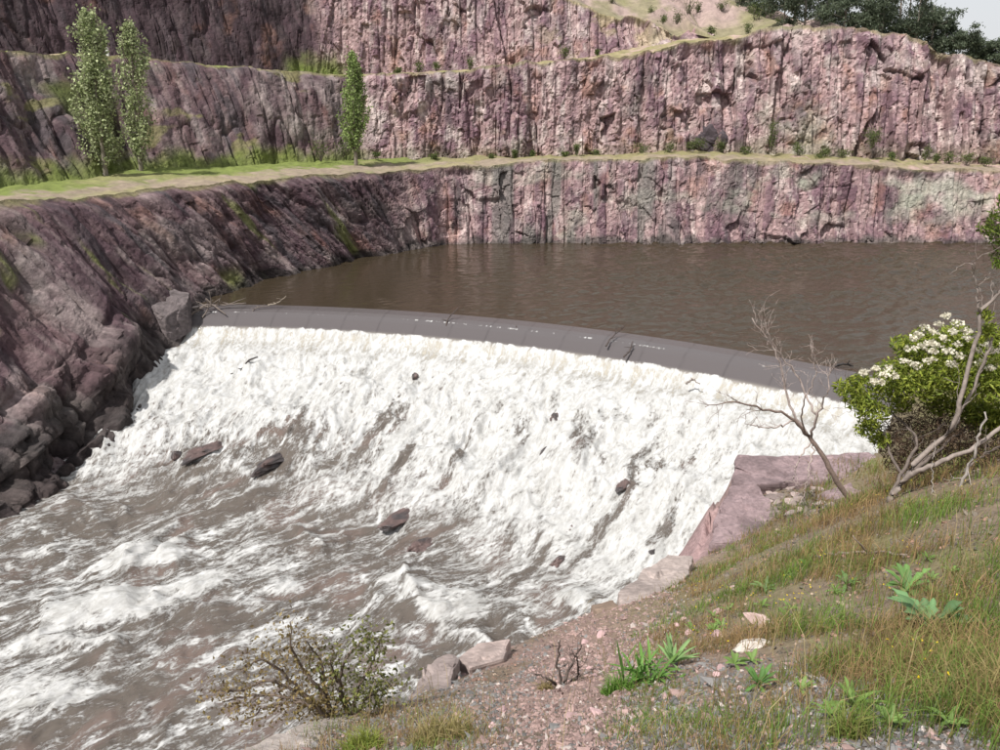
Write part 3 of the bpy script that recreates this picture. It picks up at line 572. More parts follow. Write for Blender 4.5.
def bank_z(x, y, detail=True):
    x = np.asarray(x, float); y = np.asarray(y, float)
    d, nx, ny, ss = edge_dist(x, y)
    zi = bankf(x, y); ze = bankf(nx, ny); do = np.clip(d, 0, None)
    zo = ze - (do * 2.2 + 0.25 * sstep(0, 0.25, do))
    z = np.where(d > 0, zo, zi)
    z = np.maximum(z, -12)
    if detail:
        r = np.hypot(x, y)
        z = z + 0.05 * fbm(x / 0.6, y / 0.6, 800, 4) * sstep(1, 3, r) + 0.15 * fbm(x / 2.5, y / 2.5, 805, 3) * sstep(3, 8, r)
        z = z - 0.34 * np.exp(-(np.hypot(x - 7.7, y - 19.8) / 3.4) ** 4) * (d < 0.5)
        out = sstep(0.0, 0.5, do); r1, _ = facet(x / 1.3, y / 1.3, 810, 1.4, 0.2); z = z + out * 0.7 * r1
    return z, d
az = np.radians(np.linspace(-70, 70, 480)); rr = 0.7 * (110 / 0.7) ** np.linspace(0, 1, 430)
AZ, RR = np.meshgrid(az, rr, indexing='ij'); GX, GY = RR * np.sin(AZ), RR * np.cos(AZ)
GZ, GD = bank_z(GX, GY)
keepb = (GD < 11) & ((wv(GX, GY) > -30) | (GD < 3))
n1 = fbm(GX / 0.35, GY / 0.35, 820, 4); n2 = fbm(GX / 1.6, GY / 1.6, 830, 3)
gcol = np.broadcast_to(np.array([0.165, 0.125, 0.088]), GX.shape + (3,)).copy()
gcol = cmix(gcol, np.array([0.235, 0.165, 0.14]), sstep(-0.3, 0.4, n2 + 0.5 * n1) * sstep(2.2, 0.6, GX - 0.35 * GY + 0.6))
gcol = cmix(gcol, np.array([0.13, 0.115, 0.105]), 0.8 * sstep(3.4, 2.6, np.hypot(GX, GY)))
gcol = cmix(gcol, np.array([0.15, 0.14, 0.06]), 0.7 * sstep(0.0, 0.4, n2) * sstep(1.0, 3.0, GX + 0.2))
gcol = cmix(gcol, PINK * 0.85, sstep(-0.1, 0.1, GD + 0.1 * n1))
gcol = cmix(gcol, OLIVE * 0.75, 0.75 * sstep(20, 27, GY))
tag(mesh_obj('river_bank', *compact(np.stack([GX, GY, GZ], -1).reshape(-1, 3), gridfaces(*GX.shape, keepb)[:, ::-1], gcol.reshape(-1, 3))[:2], M_BANK,
    col=compact(np.stack([GX, GY, GZ], -1).reshape(-1, 3), gridfaces(*GX.shape, keepb), gcol.reshape(-1, 3))[2], smooth=True), kind='structure')
def on_bank(px, py):
    """where the ray through a pixel meets the bank"""
    d = ray(px, py); t = np.linspace(1.2, 60, 3000); X = d[0] * t; Y = d[1] * t; Z = EYE + d[2] * t
    z, e = bank_z(X, Y); k = np.argmax(Z < z); k = k if (Z < z).any() else -1
    return np.array([X[k], Y[k], z[k]])
#@@OBJECTS
def on_water(px, py):
    d = ray(px, py); t = np.linspace(5, 90, 6000); X = d[0] * t; Y = d[1] * t; Z = EYE + d[2] * t
    k = np.argmax(Z < zwater(np.clip(wv(X, Y), -3, 79))); return np.array([X[k], Y[k], Z[k]])
_bm = bmesh.new(); bmesh.ops.create_icosphere(_bm, subdivisions=4, radius=1); ICO_V = np.array([v.co[:] for v in _bm.verts]); ICO_F = np.array([[v.index for v in f.verts] for f in _bm.faces]); _bm.free()
_bm = bmesh.new(); bmesh.ops.create_icosphere(_bm, subdivisions=3, radius=1); ICO3_V = np.array([v.co[:] for v in _bm.verts]); ICO3_F = np.array([[v.index for v in f.verts] for f in _bm.faces]); _bm.free()
def rock_shape(rng, size, planes=16, rough=0.06, hi=True):
    """convex rock cut by random planes, then roughened"""
    n = ICO_V if hi else ICO3_V; p = rng.normal(size=(planes, 3)); p /= np.linalg.norm(p, axis=1)[:, None]; d = rng.uniform(0.55, 1.0, planes)
    q = n @ p.T; r = np.min(np.where(q > 0.05, d / np.maximum(q, 0.05), 9), 1); r = np.minimum(r, 1.35)
    r = r * (1 + rough * fbm(n[:, 0] * 3 + n[:, 2] * 2, n[:, 1] * 3 - n[:, 2] * 2, int(rng.integers(1e6)), 4))
    return n * r[:, None] * np.asarray(size), (ICO_F if hi else ICO3_F)
def rotz(V, a): c, s = math.cos(a), math.sin(a); return V @ np.array([[c, s, 0], [-s, c, 0], [0, 0, 1]])
def rotx(V, a): c, s = math.cos(a), math.sin(a); return V @ np.array([[1, 0, 0], [0, c, s], [0, -s, c]])

# ------------------------------------------------------------------ rocks standing in the cascade
rng = np.random.default_rng(11)
cas_rocks = [  # px, py, length, width, height, sink, label
    (276, 462, 3.3, 1.0, 0.5, -0.22, 'long reddish rock ridge breaking through the white water, with a raised tip'),
    (212, 450, 2.9, 0.8, 0.45, -0.2, 'low reddish ledge in the cascade beside a small round boulder'),
    (177, 458, 0.5, 0.42, 0.5, -0.2, 'small round dark boulder at the end of a low reddish ledge in the cascade'),
    (402, 516, 2.9, 1.0, 0.42, -0.08, None), (415, 376, 0.45, 0.35, 0.4, 0.05, None), (556, 415, 0.9, 0.4, 0.45, 0.12, None), (545, 449, 0.7, 0.35, 0.35, 0.1, None),
    (624, 484, 1.1, 0.6, 0.5, 0.08, None), (570, 526, 0.6, 0.42, 0.45, 0.1, None), (470, 484, 0.7, 0.4, 0.35, 0.1, None), (338, 478, 0.6, 0.3, 0.3, 0.08, None),
    (425, 545, 1.5, 0.6, 0.4, -0.05, None), (560, 560, 1.4, 0.4, 0.3, 0.12, None), (188, 577, 1.0, 0.5, 0.3, 0.12, None), (303, 442, 0.7, 0.4, 0.4, 0.05, None), (655, 548, 0.7, 0.4, 0.35, 0.1, None), (118, 610, 0.9, 0.5, 0.3, 0.12, None)]
for px, py, L, W, Hh, sink, lab in cas_rocks:
    p = on_water(px, py); V, F = rock_shape(rng, (L * 0.85, W * 0.8, Hh * 0.75), 20, 0.30)
    V = rotz(V, math.radians(rng.uniform(45, 65))) + p + [0, 0, -0.02 - sink]
    c = cmix(np.broadcast_to(np.array([0.105, 0.07, 0.064]), V.shape).copy(), [0.05, 0.042, 0.042], sstep(-0.2, 0.3, fbm(V[:, 0] * 1.4, V[:, 1] * 1.4 + V[:, 2], 31, 3)))
    o = mesh_obj('rock', V, F, M_WET, col=c, loc=p)
    tag(o, lab or 'dark wet rock in the foam close below the weir' if py < 420 else 'dark wet rock breaking the white foam halfway down the cascade' if py < 520 else 'dark wet rock in the brown rapids below the cascade', 'rock', 'rocks in the cascade')
for k in range(0, 26, 2):                                     # broken rock at the foot of the left wall
    px, py = [(20, 492), (45, 480), (75, 462), (92, 440), (110, 425), (125, 400), (140, 385), (148, 360), (60, 455), (35, 470), (10, 505), (85, 425), (105, 405), (120, 380), (135, 365), (150, 345), (5, 480), (70, 435), (50, 440), (25, 455), (95, 410), (128, 352), (142, 335), (30, 500), (65, 472), (112, 390)][k]
    p = on_water(px, py); p = p * 1.0; up = rng.uniform(0, 1) * 0.3; V, F = rock_shape(rng, rng.uniform(0.3, 1.5) * rng.uniform(0.7, 1.2, 3) * [1.2, 1.0, 0.8], 12, 0.18)
    V = rotz(V, rng.uniform(0, 6.3)) + p + [-0.8, 0.3, up * 0.5 - 0.1]
    c = cmix(np.broadcast_to(BROWNROCK * 0.38, V.shape).copy(), DARK * 1.2, sstep(-0.2, 0.4, fbm(V[:, 0], V[:, 1] + V[:, 2], 33, 3)))
    tag(mesh_obj('boulder', V, F, M_WET, col=c, loc=p), 'dark broken boulder at the foot of the left quarry wall beside the cascade', 'boulder', 'boulders beside the cascade')

# ------------------------------------------------------------------ abutment block, driftwood, post
def hull(name, top, drop, mat, colr, parent=None, flare=0.1, bev=0.05, cuts=2, rough=0.03, seed=0, loc=None):
    """top: list of 3-D corners (any order round the face); extruded down by drop, bevelled, roughened"""
    bm = bmesh.new(); top = np.asarray(top, float); c = top.mean(0); vs = [bm.verts.new(p) for p in top]
    lo = [bm.verts.new((p[0] + (p[0] - c[0]) * flare, p[1] + (p[1] - c[1]) * flare, p[2] - drop)) for p in top]
    n = len(vs); bm.faces.new(vs); bm.faces.new(lo[::-1])
    for i in range(n): bm.faces.new((vs[i], lo[i], lo[(i + 1) % n], vs[(i + 1) % n]))
    bmesh.ops.recalc_face_normals(bm, faces=bm.faces)
    bmesh.ops.bevel(bm, geom=list(bm.edges), offset=bev, segments=2, profile=0.6, affect='EDGES')
    bmesh.ops.triangulate(bm, faces=bm.faces)
    for _ in range(cuts + 2): bmesh.ops.subdivide_edges(bm, edges=[e for e in bm.edges if e.calc_length() > 0.12], cuts=1); bmesh.ops.triangulate(bm, faces=bm.faces)
    V = np.array([v.co[:] for v in bm.verts]); bm.verts.index_update(); F = np.array([[v.index for v in f.verts] for f in bm.faces]); bm.free()
    dn = np.stack([fbm(V[:, 1] * 1.7 + V[:, 2], V[:, 2] * 1.7 + 3 * i, seed + i, 4) for i in range(3)], 1)
    f, _ = facet(V[:, 0] * 1.6 + V[:, 2], V[:, 1] * 1.6 - V[:, 2], seed + 9, 1.3, 0.1)
    V = V + dn * rough + (V - V.mean(0)) / (np.linalg.norm(V - V.mean(0), axis=1)[:, None] + 1e-6) * f[:, None] * rough * 1.3
    cc = np.broadcast_to(colr, V.shape).copy(); cc = cmix(cc, np.asarray(colr) * 1.5, 0.5 * sstep(0, 0.5, fbm(V[:, 0] * 5, V[:, 1] * 5 + V[:, 2] * 4, seed + 3, 4))); cc = cmix(cc, np.asarray(colr) * 0.5, 0.6 * sstep(0.1, 0.5, fbm(V[:, 0] * 1.2 + 4, V[:, 1] * 1.2 + V[:, 2], seed + 4, 4)))
    return mesh_obj(name, V, F, mat, parent, col=cc, loc=loc)
b0 = PY(168, 318, 60.3)
tag(hull('abutment_block', [PY(150, 308, 57.4), PY(164, 286, 60.4), PY(189, 292, 60.2), PY(186, 304, 58.4), PY(165, 318, 57.0)], 2.2, M_ROCK, (0.12, 0.10, 0.10), bev=0.06, rough=0.10, seed=5, loc=b0), 'grey wedge-shaped block against the rock wall where the weir begins', 'block')
def stick(name, pts, r0, r1, label, cat, col=(0.14, 0.115, 0.10), group=None, wob=0.02, seed=0, twigs=0, mat=None):
    rg = np.random.default_rng(seed + 900); P = smooth_path(pts, 18); P[1:-1] += rg.normal(size=(16, 3)) * wob
    paths = [(P, np.linspace(r0, r1, 18))]
    for _ in range(twigs):
        k = rg.integers(5, 16); d = rg.normal(size=3); d[2] = abs(d[2]); d /= np.linalg.norm(d); ln = np.linalg.norm(P[-1] - P[0]) * rg.uniform(0.15, 0.35)
        paths.append((P[k] + np.linspace(0, 1, 5)[:, None] * d * ln + rg.normal(size=(5, 3)) * wob * 0.5, np.linspace(r1 * 1.1, r1 * 0.4, 5)))
    V, F = tubes(paths, 6); o = mesh_obj(name, V, F, mat or M_BARK, col=np.broadcast_to(col, V.shape), smooth=True, loc=P[0]); return tag(o, label, cat, group)
stick('driftwood', [PY(183, 322, 59.6), PY(195, 312, 60), PY(210, 304, 60.4), PY(226, 315, 59.6)], 0.13, 0.05, 'bent dead limb arching over the weir crest next to the wedge block', 'driftwood', twigs=6, seed=1)
stick('driftwood', [PY(190, 309, 60.8), PY(212, 306, 60.8), PY(246, 303, 61)], 0.10, 0.05, 'straight grey limb lying along the weir crest next to the wedge block', 'driftwood', twigs=5, seed=2)
stick('driftwood', [PY(202, 318, 59.6), PY(208, 308, 60.2), PY(206, 299, 60.6)], 0.07, 0.03, 'short forked limb in the driftwood pile at the weir end', 'driftwood', twigs=5, seed=3)
stick('driftwood', [PY(268, 305, 61.2), PY(277, 303, 61.2), PY(286, 296, 61.2)], 0.07, 0.03, 'pale dead branch poking up from the weir crest close to the driftwood pile', 'driftwood', (0.25, 0.21, 0.17), twigs=3, seed=4)
stick('driftwood', [PY(252, 312, 60.4), PY(258, 307, 60.7), PY(270, 306, 60.9)], 0.05, 0.03, 'thin dead twig lying on the weir crest between pale branch and driftwood pile', 'driftwood', twigs=3, seed=5)
for k, (q, lab) in enumerate([([(446, 327, 56.8), (449, 317, 57.6), (459, 307, 58)], 'dead stick with a pale tip standing on the middle of the weir crest'), ([(514, 336, 55), (517, 331, 55.6), (516, 326, 55.8)], 'tiny dark stick caught on the weir crest'),
        ([(606, 346, 51.4), (611, 338, 52.2), (624, 327, 53.4)], 'thin slanting stick caught on the weir crest'), ([(624, 357, 50.0), (630, 350, 50.7), (633, 341, 51.4)], 'dark crooked stick hanging over the weir crest')]):
    stick('driftwood', [PY(*a) for a in q], 0.07, 0.03, lab, 'driftwood', (0.07, 0.055, 0.05), twigs=3, seed=10 + k)
w = on_water(245, 368); w2 = PY(231, 375, w[1] - 0.6); w3 = PY(258, 357, w[1] + 0.3)
stick('driftwood', [w2, PY(240, 371, w[1]), PY(248, 361, w[1] + 0.1), w3], 0.11, 0.05, 'dark branch stuck in the white water below the weir', 'driftwood', (0.05, 0.042, 0.04), twigs=4, seed=20)
stick('driftwood', [PY(686, 384, 46.6), PY(692, 380, 46.6), PY(700, 384, 46.2)], 0.08, 0.03, 'small dead branch snagged at the foot of the falling curtain', 'driftwood', (0.2, 0.17, 0.15), twigs=5, seed=21)
for k, q in enumerate([[(757, 356, 48.4), (766, 352, 48.6), (776, 354, 48.2)], [(776, 408, 44.3), (786, 396, 44.6), (792, 392, 44.8)]]):
    stick('driftwood', [PY(*a) for a in q] if k else [PZ(832, 367, 0.1), PZ(842, 364, 0.25), PZ(853, 366, 0.1)], 0.11, 0.05, ['black limb floating on the pool behind the weir crest', 'dark limb lying across the weir crest behind the bare sapling'][k], 'driftwood', (0.04, 0.035, 0.034), twigs=4, seed=30 + k)
pw = PY(108.5, 60.0, 87.0); root = empty('marker_post', pw, 'small white marker post on the rim of the middle quarry wall behind poplars', 'post')
Vc = np.array([(x, y, z) for z in (-0.3, 1.12) for x, y in ((-.11, -.11), (.11, -.11), (.11, .11), (-.11, .11))]); Fq = np.array([(0, 3, 2, 1), (4, 5, 6, 7), (0, 1, 5, 4), (1, 2, 6, 5), (2, 3, 7, 6), (3, 0, 4, 7)])
mesh_obj('shaft', Vc + pw, Fq, M_PAINT, root, col=(0.75, 0.74, 0.72)); Vt = Vc * [1.25, 1.25, 0] + pw; Vt[:4, 2] += 1.123; Vt[4:, 2] += 1.2; Vt[4:, :2] = pw[:2] + (Vt[4:, :2] - pw[:2]) * 0.5
mesh_obj('cap', Vt, Fq, M_PAINT, root, col=(0.72, 0.71, 0.69))

# ------------------------------------------------------------------ trees
def crown_obj(parent, name, rng, pts, size, cols, aspect=0.6, up=0.0, jitter=0.25, shade=None, mat=None, dirs=None):
    V, F, idx = leaves(rng, pts, size, aspect, up, dirs); k = rng.uniform(0, 1, len(pts)); cA, cB = map(np.asarray, cols)
    c = (cA + (cB - cA) * k[:, None]) * (1 + jitter * rng.normal(size=(len(pts), 1))).clip(0.5, 1.6)
    return mesh_obj(name, V, F, mat or M_LEAF, parent, col=c[idx])
def poplar(base, topz, prof, label, seed, n=9000, lean=(0, 0), cols=((0.22, 0.27, 0.11), (0.48, 0.52, 0.30))):
    rg = np.random.default_rng(seed); Hh = topz - base[2]; root = empty('poplar_tree', base, label, 'tree', 'poplar trees on the lower bench')
    tr = smooth_path([base + [0, 0, -0.4], base + [lean[0] * 0.4, 0, Hh * 0.4], base + [lean[0], lean[1], Hh * 0.96]], 20)
    V, F = tubes([(tr, np.linspace(0.24, 0.03, 20))], 8); mesh_obj('trunk', V, F, M_BARK, root, col=np.broadcast_to((0.19, 0.165, 0.13), V.shape), smooth=True)
    hs, rs, cs = zip(*prof)                                   # height fraction, radius, sideways offset
    pts, dirs, limbs = [], [], []
    for i in range(95):
        h0 = rg.uniform(hs[0] - 0.02, 0.9); ang = rg.uniform(0, 2 * math.pi); ln = rg.uniform(0.10, 0.26); t = np.linspace(0, 1, 9); h = np.clip(h0 + ln * t, 0, 1)
        R = np.interp(h, hs, rs) * (0.35 + 0.75 * t ** 0.6) * rg.uniform(0.2, 1.1); off = np.interp(h, hs, cs); ctr = np.stack([np.interp(h, np.linspace(0, 0.96, 20), tr[:, k]) for k in range(3)], 1)
        P = np.stack([ctr[:, 0] + off * t + R * np.cos(ang), ctr[:, 1] + R * np.sin(ang), base[2] + h * Hh], 1); limbs.append((P[::2], np.linspace(0.045, 0.012, 5)))
        m = n // 95; k = rg.uniform(0.1, 1, m) * 8; k0 = np.minimum(k.astype(int), 7); f = (k - k0)[:, None]
        clump = 0.13 + 0.15 * rg.uniform(); pts.append(P[k0] * (1 - f) + P[k0 + 1] * f + rg.normal(size=(m, 3)) * [clump, clump, clump * 1.3]); dirs.append(P[k0 + 1] - P[k0])
    V, F = tubes(limbs, 4); mesh_obj('branches', V, F, M_BARK, root, col=np.broadcast_to((0.16, 0.14, 0.10), V.shape), smooth=True)
    crown_obj(root, 'crown', rg, np.concatenate(pts), 0.25, cols, 0.75, 0.3)
pb1, pb2, pb3 = PZ(106, 176, 9.35), PZ(141, 172, 9.2), PZ(356, 165, 9.05)
p1t, p2t, p3t = PY(86, 14, pb1[1]), PY(128, 27, pb2[1]), PY(352, 56, pb3[1])
poplar(pb1, p1t[2], [(0.06, 1.2, 0), (0.15, 2.0, 0.1), (0.28, 1.9, 0.0), (0.38, 1.55, -0.2), (0.5, 1.8, -0.2), (0.62, 1.45, 0), (0.68, 0.95, 0.15), (0.76, 1.3, 0), (0.88, 1.45, 0), (0.95, 1.0, 0), (1.0, 0.35, 0)], 'tallest poplar on the lower bench, crown pinched below its bushy top', 3, 7200, (p1t[0] - pb1[0], 0.2))
poplar(pb2, p2t[2], [(0.08, 0.8, 0), (0.2, 1.2, 0), (0.4, 1.35, 0), (0.55, 1.3, 0), (0.7, 1.3, 0), (0.85, 1.45, 0), (0.95, 0.9, 0), (1.0, 0.3, 0)], 'slim poplar standing close beside the tallest poplar', 4, 4800, (p2t[0] - pb2[0], 0.2))
poplar(pb3, p3t[2], [(0.14, 0.35, 0), (0.24, 1.1, 0), (0.42, 1.75, 0), (0.6, 1.6, 0), (0.75, 1.3, 0), (0.88, 0.85, 0), (0.96, 0.45, 0), (1.0, 0.12, 0)], 'lone dark green spindle-shaped poplar where two quarry walls meet', 5, 5600, (p3t[0] - pb3[0], 0.2), ((0.14, 0.20, 0.055), (0.32, 0.40, 0.15)))

def gum(base, Hh, spread, label, seed, n=4200, low=0.35, group='gum trees on the hill', cols=((0.055, 0.075, 0.045), (0.13, 0.155, 0.10)), nl=11):
    rg = np.random.default_rng(seed); root = empty('gum_tree', base, label, 'tree', group)
    lean = rg.normal(size=2) * 0.07 * Hh; tr = smooth_path([base - [0, 0, 0.5], base + [lean[0] * 0.3, lean[1] * 0.3, Hh * 0.35], base + [lean[0], lean[1], Hh * 0.8]], 14)
    paths = [(tr, np.linspace(0.022 * Hh, 0.006 * Hh, 14))]; pts = []
    for i in range(nl):
        k = int(rg.uniform(low, 1.0) * 13); a = rg.uniform(0, 2 * math.pi); ln = spread * rg.uniform(0.45, 1.0); up = rg.uniform(0.25, 0.9) * ln
        e = tr[k] + [math.cos(a) * ln, math.sin(a) * ln, up]; mid = (tr[k] + e) / 2 + [0, 0, -0.1 * ln]; P = smooth_path([tr[k], mid, e], 7); paths.append((P, np.linspace(0.009 * Hh, 0.002 * Hh, 7)))
        for j in range(4):
            c = P[rg.integers(3, 7)] + rg.normal(size=3) * spread * [0.16, 0.16, 0.10]; m = n // (nl * 4); pts.append(c + rg.normal(size=(m, 3)) * spread * np.array([0.15, 0.15, 0.085]) * rg.uniform(0.6, 1.3))
    V, F = tubes(paths, 6); mesh_obj('trunk', V, F, M_BARK, root, col=np.broadcast_to((0.22, 0.19, 0.16), V.shape), smooth=True)
    crown_obj(root, 'crown', rg, np.concatenate(pts), 0.34, cols, 0.45, -0.5)
def on_hill(x, y):
    e = np.interp(x, bx, by) + 0.15; z = hill(x, y); return lerp(np.interp(x, bx, bz), z, sstep(0, 5, y - e)) - 0.15
gl = ['grey-green gum tree on the hilltop behind the quarry rim', 'dense dark gum tree on the hilltop behind the quarry rim', 'small sparse gum tree where the hilltop falls away against the sky']
for k, (px, Y, Hh, sp, low) in enumerate([(782, 112, 7, 3.0, .1), (803, 110.5, 8, 3.2, .1), (822, 113, 9, 3.4, .1), (842, 110, 7.5, 3.2, .1), (860, 112.5, 10, 3.6, .1), (880, 110, 8.5, 3.4, .1), (898, 112, 9.5, 3.6, .1), (916, 109.5, 8, 3.4, .1), (932, 110.5, 7.5, 3.0, .15), (946, 112, 5.5, 2.4, .3), (964, 109, 3.9, 2.2, .2), (982, 110.5, 3.6, 2.2, .2), (1004, 108.5, 3.6, 2.2, .2), (1026, 111, 4.5, 2.6, .2), (908, 122, 11, 4, .1), (868, 124, 12, 4, .1), (830, 123, 12, 4, .1), (792, 121, 10, 4, .1), (765, 124, 8, 3.2, .1), (745, 126, 7, 3, .1)]):
    x = (px - 500) / FPX * Y * 0.92; gum(np.array([x, Y, float(on_hill(x, Y))]), Hh, sp, gl[2 if px > 955 and Hh < 7 else 1 if low < 0.12 and Y < 115 else 0], 40 + k, low=low)

def shrub(base, w, h, label, seed, n=420, cols=((0.05, 0.075, 0.02), (0.14, 0.17, 0.05)), cat='shrub', group=None, name='shrub', size=0.16):
    rg = np.random.default_rng(seed); root = empty(name, base, label, cat, group); paths, pts = [], []
    for i in range(7):
        a = rg.uniform(0, 6.28); e = base + [math.cos(a) * w * 0.42 * rg.uniform(0.2, 1), math.sin(a) * w * 0.42 * rg.uniform(0.2, 1), h * rg.uniform(0.55, 0.95)]; P = smooth_path([base - [0, 0, 0.15], (base + e) / 2 + rg.normal(size=3) * w * 0.06, e], 6); paths.append((P, np.linspace(0.03 * h, 0.006 * h, 6)))
        for j in range(3): pts.append(P[rg.integers(2, 6)] + rg.normal(size=(n // 21, 3)) * [w * 0.14, w * 0.14, h * 0.13])
    V, F = tubes(paths, 5); mesh_obj('stems', V, F, M_BARK, root, col=np.broadcast_to((0.12, 0.10, 0.08), V.shape)); p = np.concatenate(pts); p[:, 2] = np.maximum(p[:, 2], base[2] - 0.1)
    crown_obj(root, 'foliage', rg, p, size, cols, 0.6, 0.2)
def benchpt(px, py): 
    Y = np.interp(px, [0, 100, 200, 330, 400, 600, 700, 800, 900, 1000], [62, 74, 81.5, 92, 97.6, 99.5, 101, 99.8, 98.5, 97.5]); return PY(px, py, Y)
shrub(benchpt(771, 151) , 1.5, 3.6, 'narrow dark green conical bush at the foot of the middle wall', 70, 900)
shrub(benchpt(871, 148), 2.3, 2.7, 'rounded dark green bush at the foot of the middle wall', 71, 1100)
sm = [(565, 157, 1.4, 1.0), (585, 155, 1.0, 1.2), (602, 157, 1.2, 1.0), (637, 153, 2.0, 1.1), (660, 152, 1.5, 0.8), (688, 149, 1.6, 1.6), (705, 150, 2.2, 1.2), (728, 152, 2.0, 1.3), (745, 155, 1.8, 1.1), (790, 156, 1.6, 1.1), (815, 158, 2.0, 1.0), (830, 157, 1.4, 0.9), (852, 158, 1.6, 0.8), (895, 160, 1.5, 0.9), (918, 160, 1.8, 1.4), (928, 162, 1.3, 1.3), (950, 163, 1.8, 1.0), (975, 164, 1.6, 1.0), (990, 166, 1.4, 1.1), (430, 160, 1.0, 0.7), (483, 160, 1.2, 0.8), (512, 158, 1.0, 0.7), (540, 157, 1.1, 0.6), (385, 157, 1.2, 0.8), (320, 160, 2.2, 1.6), (335, 156, 1.8, 1.8)]
def near(px): return ['beside the lone spindle-shaped poplar', 'between the lone poplar and the dark boulder', 'around the dark purple boulder', 'close to the narrow conical bush', 'close to the rounded dark bush', 'past the rounded dark bush'][int(np.digitize(px, [400, 630, 752, 835, 900]))]
for k, (px, py, w_, h_) in enumerate(sm): shrub(benchpt(px + 9 * math.sin(k * 5.1), py), w_ * (0.8 + 0.5 * abs(math.sin(k * 2.7))), h_ * (0.7 + 0.7 * abs(math.sin(k * 1.9))), 'small olive shrub on the lower bench ' + near(px), 100 + k, 420, group='small shrubs on the lower bench')
for k, (px, py, Y, w_, h_) in enumerate([(420, 72, 103.5, 1.6, 1.2), (470, 70, 103.8, 1.2, 1.6), (436, 70, 104, 1.5, 0.9), (398, 74, 103, 1.3, 0.8), (565, 58, 104.6, 1.8, 1.6), (597, 55, 105.2, 0.9, 0.8), (675, 50, 106.8, 1.8, 1.6), (748, 36, 108.6, 1.4, 1.3), (652, 10, 121, 1.2, 1.4), (688, 12, 123, 2.4, 2.8), (697, 15, 124, 1.4, 1.6), (757, 18, 119, 2.2, 2.4), (636, 6, 126, 2, 2), (612, 4, 122, 1.6, 1.5), (668, 6, 127, 2.6, 2.6), (705, 8, 128, 2.4, 2.8), (722, 6, 124, 1.8, 1.6), (738, 10, 127, 3, 3.2), (752, 8, 122, 1.6, 2), (770, 14, 121, 2.4, 2.6), (780, 20, 116, 1.6, 1.4), (712, 28, 112, 1.2, 0.9), (662, 36, 110, 1.3, 1.0)]):
    q = PY(px, py, Y)
    if px >= 630: q[2] = on_hill(q[0], q[1])
    shrub(q, w_, h_, 'small dark shrub on the rim above the lone poplar' if px < 480 else 'small dark shrub on the pale slope below the gum trees' if py < 20 else 'small dark shrub on the rim of the middle wall', 140 + k, 360, group='small shrubs above the middle wall')
V, F = rock_shape(np.random.default_rng(8), (1.9, 1.0, 1.7), 11, 0.5); pd = benchpt(711, 146); tag(mesh_obj('boulder', V + pd + [0, 2.0, 0.5], F, M_ROCK, col=np.broadcast_to((0.07, 0.055, 0.062), V.shape), loc=pd), 'large dark purple boulder leaning at the foot of the middle wall', 'boulder')

# ------------------------------------------------------------------ rocks along the near edge
def bpt(px, py, dz=0.0): p = on_bank(px, py); return p + [0, 0, dz]
def edge_rock(pl, drop, label, seed, colr=(0.34, 0.265, 0.25), rough=0.03, bev=0.04, name='stone_slab', flare=0.06):
    P = [PY(*a) + [0, 0, 0.012 * a[2]] for a in pl]; c = np.mean(P, 0); tag(hull(name, P, drop, M_SLAB, colr, bev=bev, rough=rough, seed=seed, loc=c, flare=flare), label, 'rock')
PU = (0.215, 0.158, 0.162)
edge_rock([(736, 460, 22.0), (800, 461, 22.1), (866, 459, 22.3), (885, 466, 21.4), (850, 486, 20.4), (790, 487, 20.3), (752, 491, 20.0), (733, 488, 20.6)], 1.6, 'broad flat-topped purple rock ledge at the end of the weir', 61, PU, 0.10, 0.06, 'rock_ledge')
edge_rock([(728, 494, 20.0), (752, 491, 19.9), (768, 506, 19.0), (778, 530, 17.9), (748, 549, 17.0), (709, 552, 16.9), (716, 520, 18.4)], 2.2, 'smooth sloping purple rock whose flank drops to the white water', 62, PU, 0.10, 0.08, 'rock_ledge')
edge_rock([(800, 518, 18.2), (822, 496, 19.2), (848, 488, 19.4), (866, 498, 18.6), (846, 520, 17.4), (815, 532, 17.2)], 1.4, 'rounded purple rock behind the sapling trunk, grass at its foot', 63, PU, 0.10, 0.08, 'rock_ledge')
edge_rock([(617, 600, 11.6), (640, 578, 13.2), (668, 562, 14.8), (692, 564, 14.8), (688, 580, 13.2), (655, 604, 11.4), (628, 618, 10.6)], 1.0, 'pale flat stone slab tilted at the water edge above red gravel', 64, (0.36, 0.30, 0.275), rough=0.06)
edge_rock([(590, 612, 10.8), (612, 606, 11.2), (622, 615, 10.5), (600, 624, 10.0)], 0.5, 'small brown stone wedged at the lower end of the pale slab', 65, (0.22, 0.16, 0.12))
edge_rock([(458, 664, 7.5), (478, 650, 8.1), (510, 646, 8.2), (505, 664, 7.4), (470, 672, 7.1)], 0.6, 'light pink square-edged block at the bank edge', 66, (0.45, 0.36, 0.33), 0.035)
edge_rock([(398, 706, 5.7), (425, 676, 6.9), (446, 660, 7.6), (458, 668, 7.2), (448, 692, 6.2), (412, 718, 5.3)], 0.9, 'grey pink weathered rock sloping below the square-edged block', 67, (0.27, 0.22, 0.205), 0.06)
edge_rock([(238, 758, 4.0), (300, 731, 4.75), (345, 718, 5.2), (372, 720, 5.1), (350, 738, 4.6), (280, 765, 3.9)], 0.7, 'long pale slab lying below the brown twiggy bush', 69, (0.40, 0.35, 0.32), 0.045)
rng = np.random.default_rng(21)
def shard(px, py, size, rz, label, col, seed, rx=0.0, grp=None):
    p = bpt(px, py); V, F = rock_shape(np.random.default_rng(seed), size, 14, 0.04, False); V = rotz(rotx(V, rx), rz) + p + [0, 0, size[2] * 0.35]; tag(mesh_obj('stone', V, F, M_STONE, col=np.broadcast_to(col, V.shape), loc=p), label, 'stone', grp)
